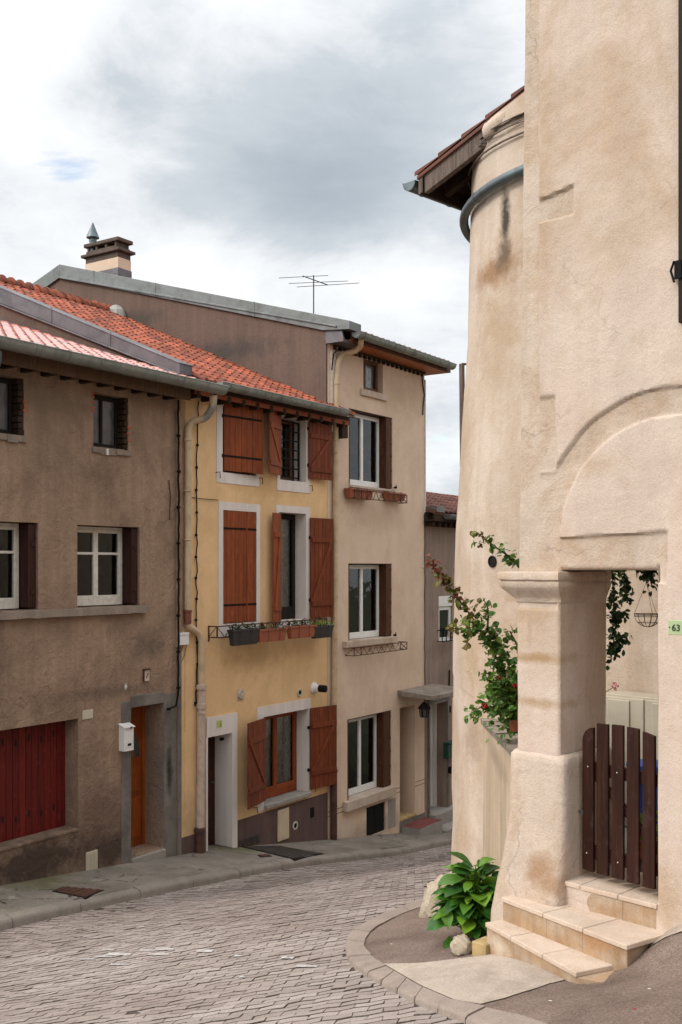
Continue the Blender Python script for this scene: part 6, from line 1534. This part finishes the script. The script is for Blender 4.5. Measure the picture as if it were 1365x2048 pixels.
# ivy inside the gateway
ivy = thing('ivy', 'dark ivy hanging inside the gateway below the lintel', 'ivy', tuple(px3(1232, 1300, 8.6))); m = MB(); ms = MB(); random.seed(12)
Ws = [[(1224, 1130, 8.5), (1228, 1200, 8.5), (1226, 1260, 8.5), (1230, 1300, 8.5)], [(1250, 1120, 8.6), (1248, 1165, 8.6), (1255, 1205, 8.6)], [(1295, 1120, 8.7), (1300, 1150, 8.7), (1304, 1172, 8.7)], [(1230, 1290, 8.5), (1245, 1275, 8.45), (1256, 1272, 8.4)], [(1226, 1240, 8.5), (1242, 1230, 8.45), (1250, 1222, 8.4)], [(1222, 1320, 8.5), (1228, 1280, 8.5)]]
for W_ in Ws:
    W = [px3(*p_) for p_ in W_]; ms.tube(W, .006, 5, False)
    for i in range(len(W) - 1):
        for k in range(int((W[i + 1] - W[i]).length / .0042)):
            b = W[i].lerp(W[i + 1], random.random()) + rv(.022); leaf(m, b, rv() + Vector((0, -.4, -.6)), Vector((0, -.5, 1)) + rv(.3), random.uniform(.035, .06), random.uniform(.028, .045), .4, .12, 4)
for k in range(70):
    b = px3(random.uniform(1270, 1320), random.gauss(1136, 9), 8.65); leaf(m, b, rv() + Vector((0, -.3, -.7)), Vector((0, -.5, 1)), .05, .035, .4, .12, 4)
m.build('foliage', MT['ivy'], ivy); ms.build('stems', MT['stem'], ivy)
m = MB()
for k in range(14): leaf(m, px3(1229, 1373, 8.7) + rv(.014), rv(), rv(), .03, .025, .8, n=3)
pk = thing('pink_flower', 'single pink bloom peeping past the pillar below the ivy', 'flower', tuple(px3(1229, 1395, 8.7))); m.build('petals', MT['petal_pink'], pk)
m = MB(); m.tube([px3(1228, 1374, 8.7), px3(1212, 1384, 8.7), px3(1200, 1470, 8.7), Vector((px3(1200, 1470, 8.7).x, 8.7, ZT))], .004, 5, False); m.build('stem', MT['stem'], pk)
# wire hanging basket
c = px3(1296, 1228, 8.6); hb = thing('hanging_basket', 'empty black wire hanging basket inside the gateway', 'hanging basket', tuple(c)); m = MB(); r = .108
def circ(rad, z, n=20): return [c + Vector((math.cos(k * 6.2832 / n) * rad, math.sin(k * 6.2832 / n) * rad, z)) for k in range(n + 1)]
m.tube(circ(r, 0), .0032, 5, False); m.tube(circ(r, -.018), .0025, 5, False); m.tube(circ(r * .75, -.07), .002, 5, False)
for k in range(12):
    a = k * math.pi / 6; m.tube([c + Vector((math.cos(a) * r * math.cos(u), math.sin(a) * r * math.cos(u), -r * .98 * math.sin(u))) for u in [i * .314 / 2 for i in range(11)]], .0022, 5, False)
m.build('bowl', MT['iron'], hb)
m = MB(); top = c + Vector((-.012, 0, .26))
for k in range(3): a = k * 2.09 + .6; m.tube([c + Vector((math.cos(a) * r, math.sin(a) * r, 0)), top], .0016, 5, False)
m.tube([top, top + Vector((0, 0, .35))], .002, 5, False); m.build('chain', MT['iron'], hb)
# litter on the ground
random.seed(2)
for k, (x, y, mt, lab) in enumerate(((1299, 1979, 'white_frame', 'white paper scrap lying on the brown asphalt bank'), (1101, 2003, 'white_frame', 'pale chip of plaster on the asphalt near the kerb'), (1270, 2019, 'petal_red', 'dry reddish leaf curled on the asphalt bank'), (783, 1889, 'white_frame', 'tiny white pebble on the asphalt inside the curved kerb'), (886, 1905, 'petal_pink', 'fallen pink petal beside the broad leaved plant'))):
    P = ghit(x, y, gpave); m = MB(); 
    leaf(m, P + Vector((-.012, 0, .004)), (1, .2, .02), (0, 0, 1), .03, .016, .25, .08, 4); mo_ = m.build('scrap', MT[mt], loc=tuple(P)); tag(mo_, lab, 'litter')
# ================================================================== sky, sun, camera
w = bpy.data.worlds.new('World'); SC.world = w; w.use_nodes = True; nt = w.node_tree
bg = nt.nodes['Background']; sky = nt.nodes.new('ShaderNodeTexSky'); sky.sky_type = 'NISHITA'; sky.sun_disc = False
SUN = Vector((-.78, -.36, .66)).normalized(); sky.sun_elevation = math.asin(SUN.z); sky.sun_rotation = math.atan2(SUN.x, SUN.y)
sky.air_density = 1.0; sky.dust_density = 1.5
class WG(G):
    def __init__(s, nt): s.nt = nt
g = WG(nt); tc = nt.nodes.new('ShaderNodeTexCoord').outputs['Generated']
d = nt.nodes.new('ShaderNodeSeparateXYZ'); nt.links.new(tc, d.inputs[0]); X, Y, Z = d.outputs
zz_ = g.math('ADD', g.math('MAXIMUM', Z, 0.0), .16)
cmb = nt.nodes.new('ShaderNodeCombineXYZ'); nt.links.new(g.math('DIVIDE', X, zz_), cmb.inputs[0]); nt.links.new(g.math('DIVIDE', Y, zz_), cmb.inputs[1]); cp = cmb.outputs[0]
def blob(x, y, rx, ry):
    D = px3(x, y, 1.0).normalized(); k = g.map(tc, (1 / rx, 1 / .6, 1 / ry), (-D.x / rx, -D.y / .6, -D.z / ry)); l = nt.nodes.new('ShaderNodeVectorMath'); l.operation = 'LENGTH'; nt.links.new(k, l.inputs[0])
    return g.ramp(l.outputs['Value'], [(0.0, 1.0), (1.0, 0.0)], 'EASE')
n1 = g.noise(cp, 1.35, 10, .62, .35); n2 = g.noise(g.map(tc, (1, 1, 1.7), (4.3, 1.7, 0)), 9.0, 9, .66, .4)
den = g.math('ADD', g.math('MULTIPLY', n1, .68), g.math('MULTIPLY', n2, .32))
for (x, y, rx, ry, amt) in BLOBS if 'BLOBS' in globals() else ((560, 330, .19, .10, .26), (820, 260, .16, .16, .17), (640, 400, .10, .05, .12), (230, 170, .06, .08, .08), (60, 40, .12, .06, -.22), (330, 600, .2, .07, -.16), (780, 560, .12, .06, -.14), (890, 820, .05, .04, .12), (60, 260, .10, .05, -.10), (480, 60, .10, .05, -.04)):
    den = g.math('ADD', den, g.math('MULTIPLY', blob(x, y, rx, ry), amt))
cl = g.ramp(den, [(.36, (8.9, 9.05, 9.2, 1)), (.50, (7.6, 7.85, 8.1, 1)), (.62, (5.5, 5.95, 6.4, 1)), (.78, (4.35, 4.85, 5.35, 1)), (1.0, (3.5, 4.0, 4.6, 1))])
wisps = g.noise(g.map(cp, (.8, 1.6, 1), (2.2, .4, 0)), 2.6, 8, .62, .5)
hole = g.ramp(g.math('ADD', wisps, g.math('ADD', g.math('MULTIPLY', blob(130, 335, .07, .035), .28), g.math('MULTIPLY', blob(885, 880, .03, .04), .2))), [(.70, 0.0), (.86, .8)])
skyb = g.mix(1.0, sky.outputs[0], (2.1, 2.1, 2.1, 1), 'MULTIPLY')
col_ = g.mix(hole, cl, skyb)
# brighter overcast towards the veiled sun behind the camera
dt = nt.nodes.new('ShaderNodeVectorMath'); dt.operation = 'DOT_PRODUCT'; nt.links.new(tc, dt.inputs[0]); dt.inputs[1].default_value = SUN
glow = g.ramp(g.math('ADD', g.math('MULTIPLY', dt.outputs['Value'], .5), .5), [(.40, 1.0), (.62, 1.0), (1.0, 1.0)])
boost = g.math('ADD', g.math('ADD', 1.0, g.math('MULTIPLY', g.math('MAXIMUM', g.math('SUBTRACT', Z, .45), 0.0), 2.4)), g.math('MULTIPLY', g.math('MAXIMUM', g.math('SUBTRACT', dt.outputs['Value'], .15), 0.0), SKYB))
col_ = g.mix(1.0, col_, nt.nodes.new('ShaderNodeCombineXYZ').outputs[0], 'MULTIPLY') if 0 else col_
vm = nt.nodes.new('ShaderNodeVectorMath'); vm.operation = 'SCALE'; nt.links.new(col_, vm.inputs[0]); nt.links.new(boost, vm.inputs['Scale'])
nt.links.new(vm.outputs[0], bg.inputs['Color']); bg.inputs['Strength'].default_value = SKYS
sl_ = bpy.data.lights.new('sun', 'SUN'); sl_.energy = SUNS; sl_.angle = math.radians(14); sl_.color = (1.0, .93, .82)
so = bpy.data.objects.new('sun', sl_); COL.objects.link(so); so.rotation_euler = (-SUN).to_track_quat('-Z', 'Y').to_euler(); so.location = (-8, -6, 14)
cam = bpy.data.cameras.new('camera'); co = bpy.data.objects.new('camera', cam); COL.objects.link(co); SC.camera = co
co.location = (0, 0, 0); co.rotation_euler = (math.pi / 2, 0, 0); cam.sensor_width = 36; cam.lens = 36 * FP / 2048; cam.shift_y = (HY - 1024) / 2048; cam.clip_end = 2000; cam.clip_start = .1
SC.view_settings.view_transform = 'Standard'; SC.view_settings.look = 'None'; SC.view_settings.exposure = EXPO; SC.view_settings.gamma = 1.0
SC.cycles.max_bounces = 7; SC.cycles.diffuse_bounces = 3; SC.cycles.transparent_max_bounces = 10; SC.cycles.caustics_reflective = False; SC.cycles.caustics_refractive = False
SC.cycles.use_denoising = True
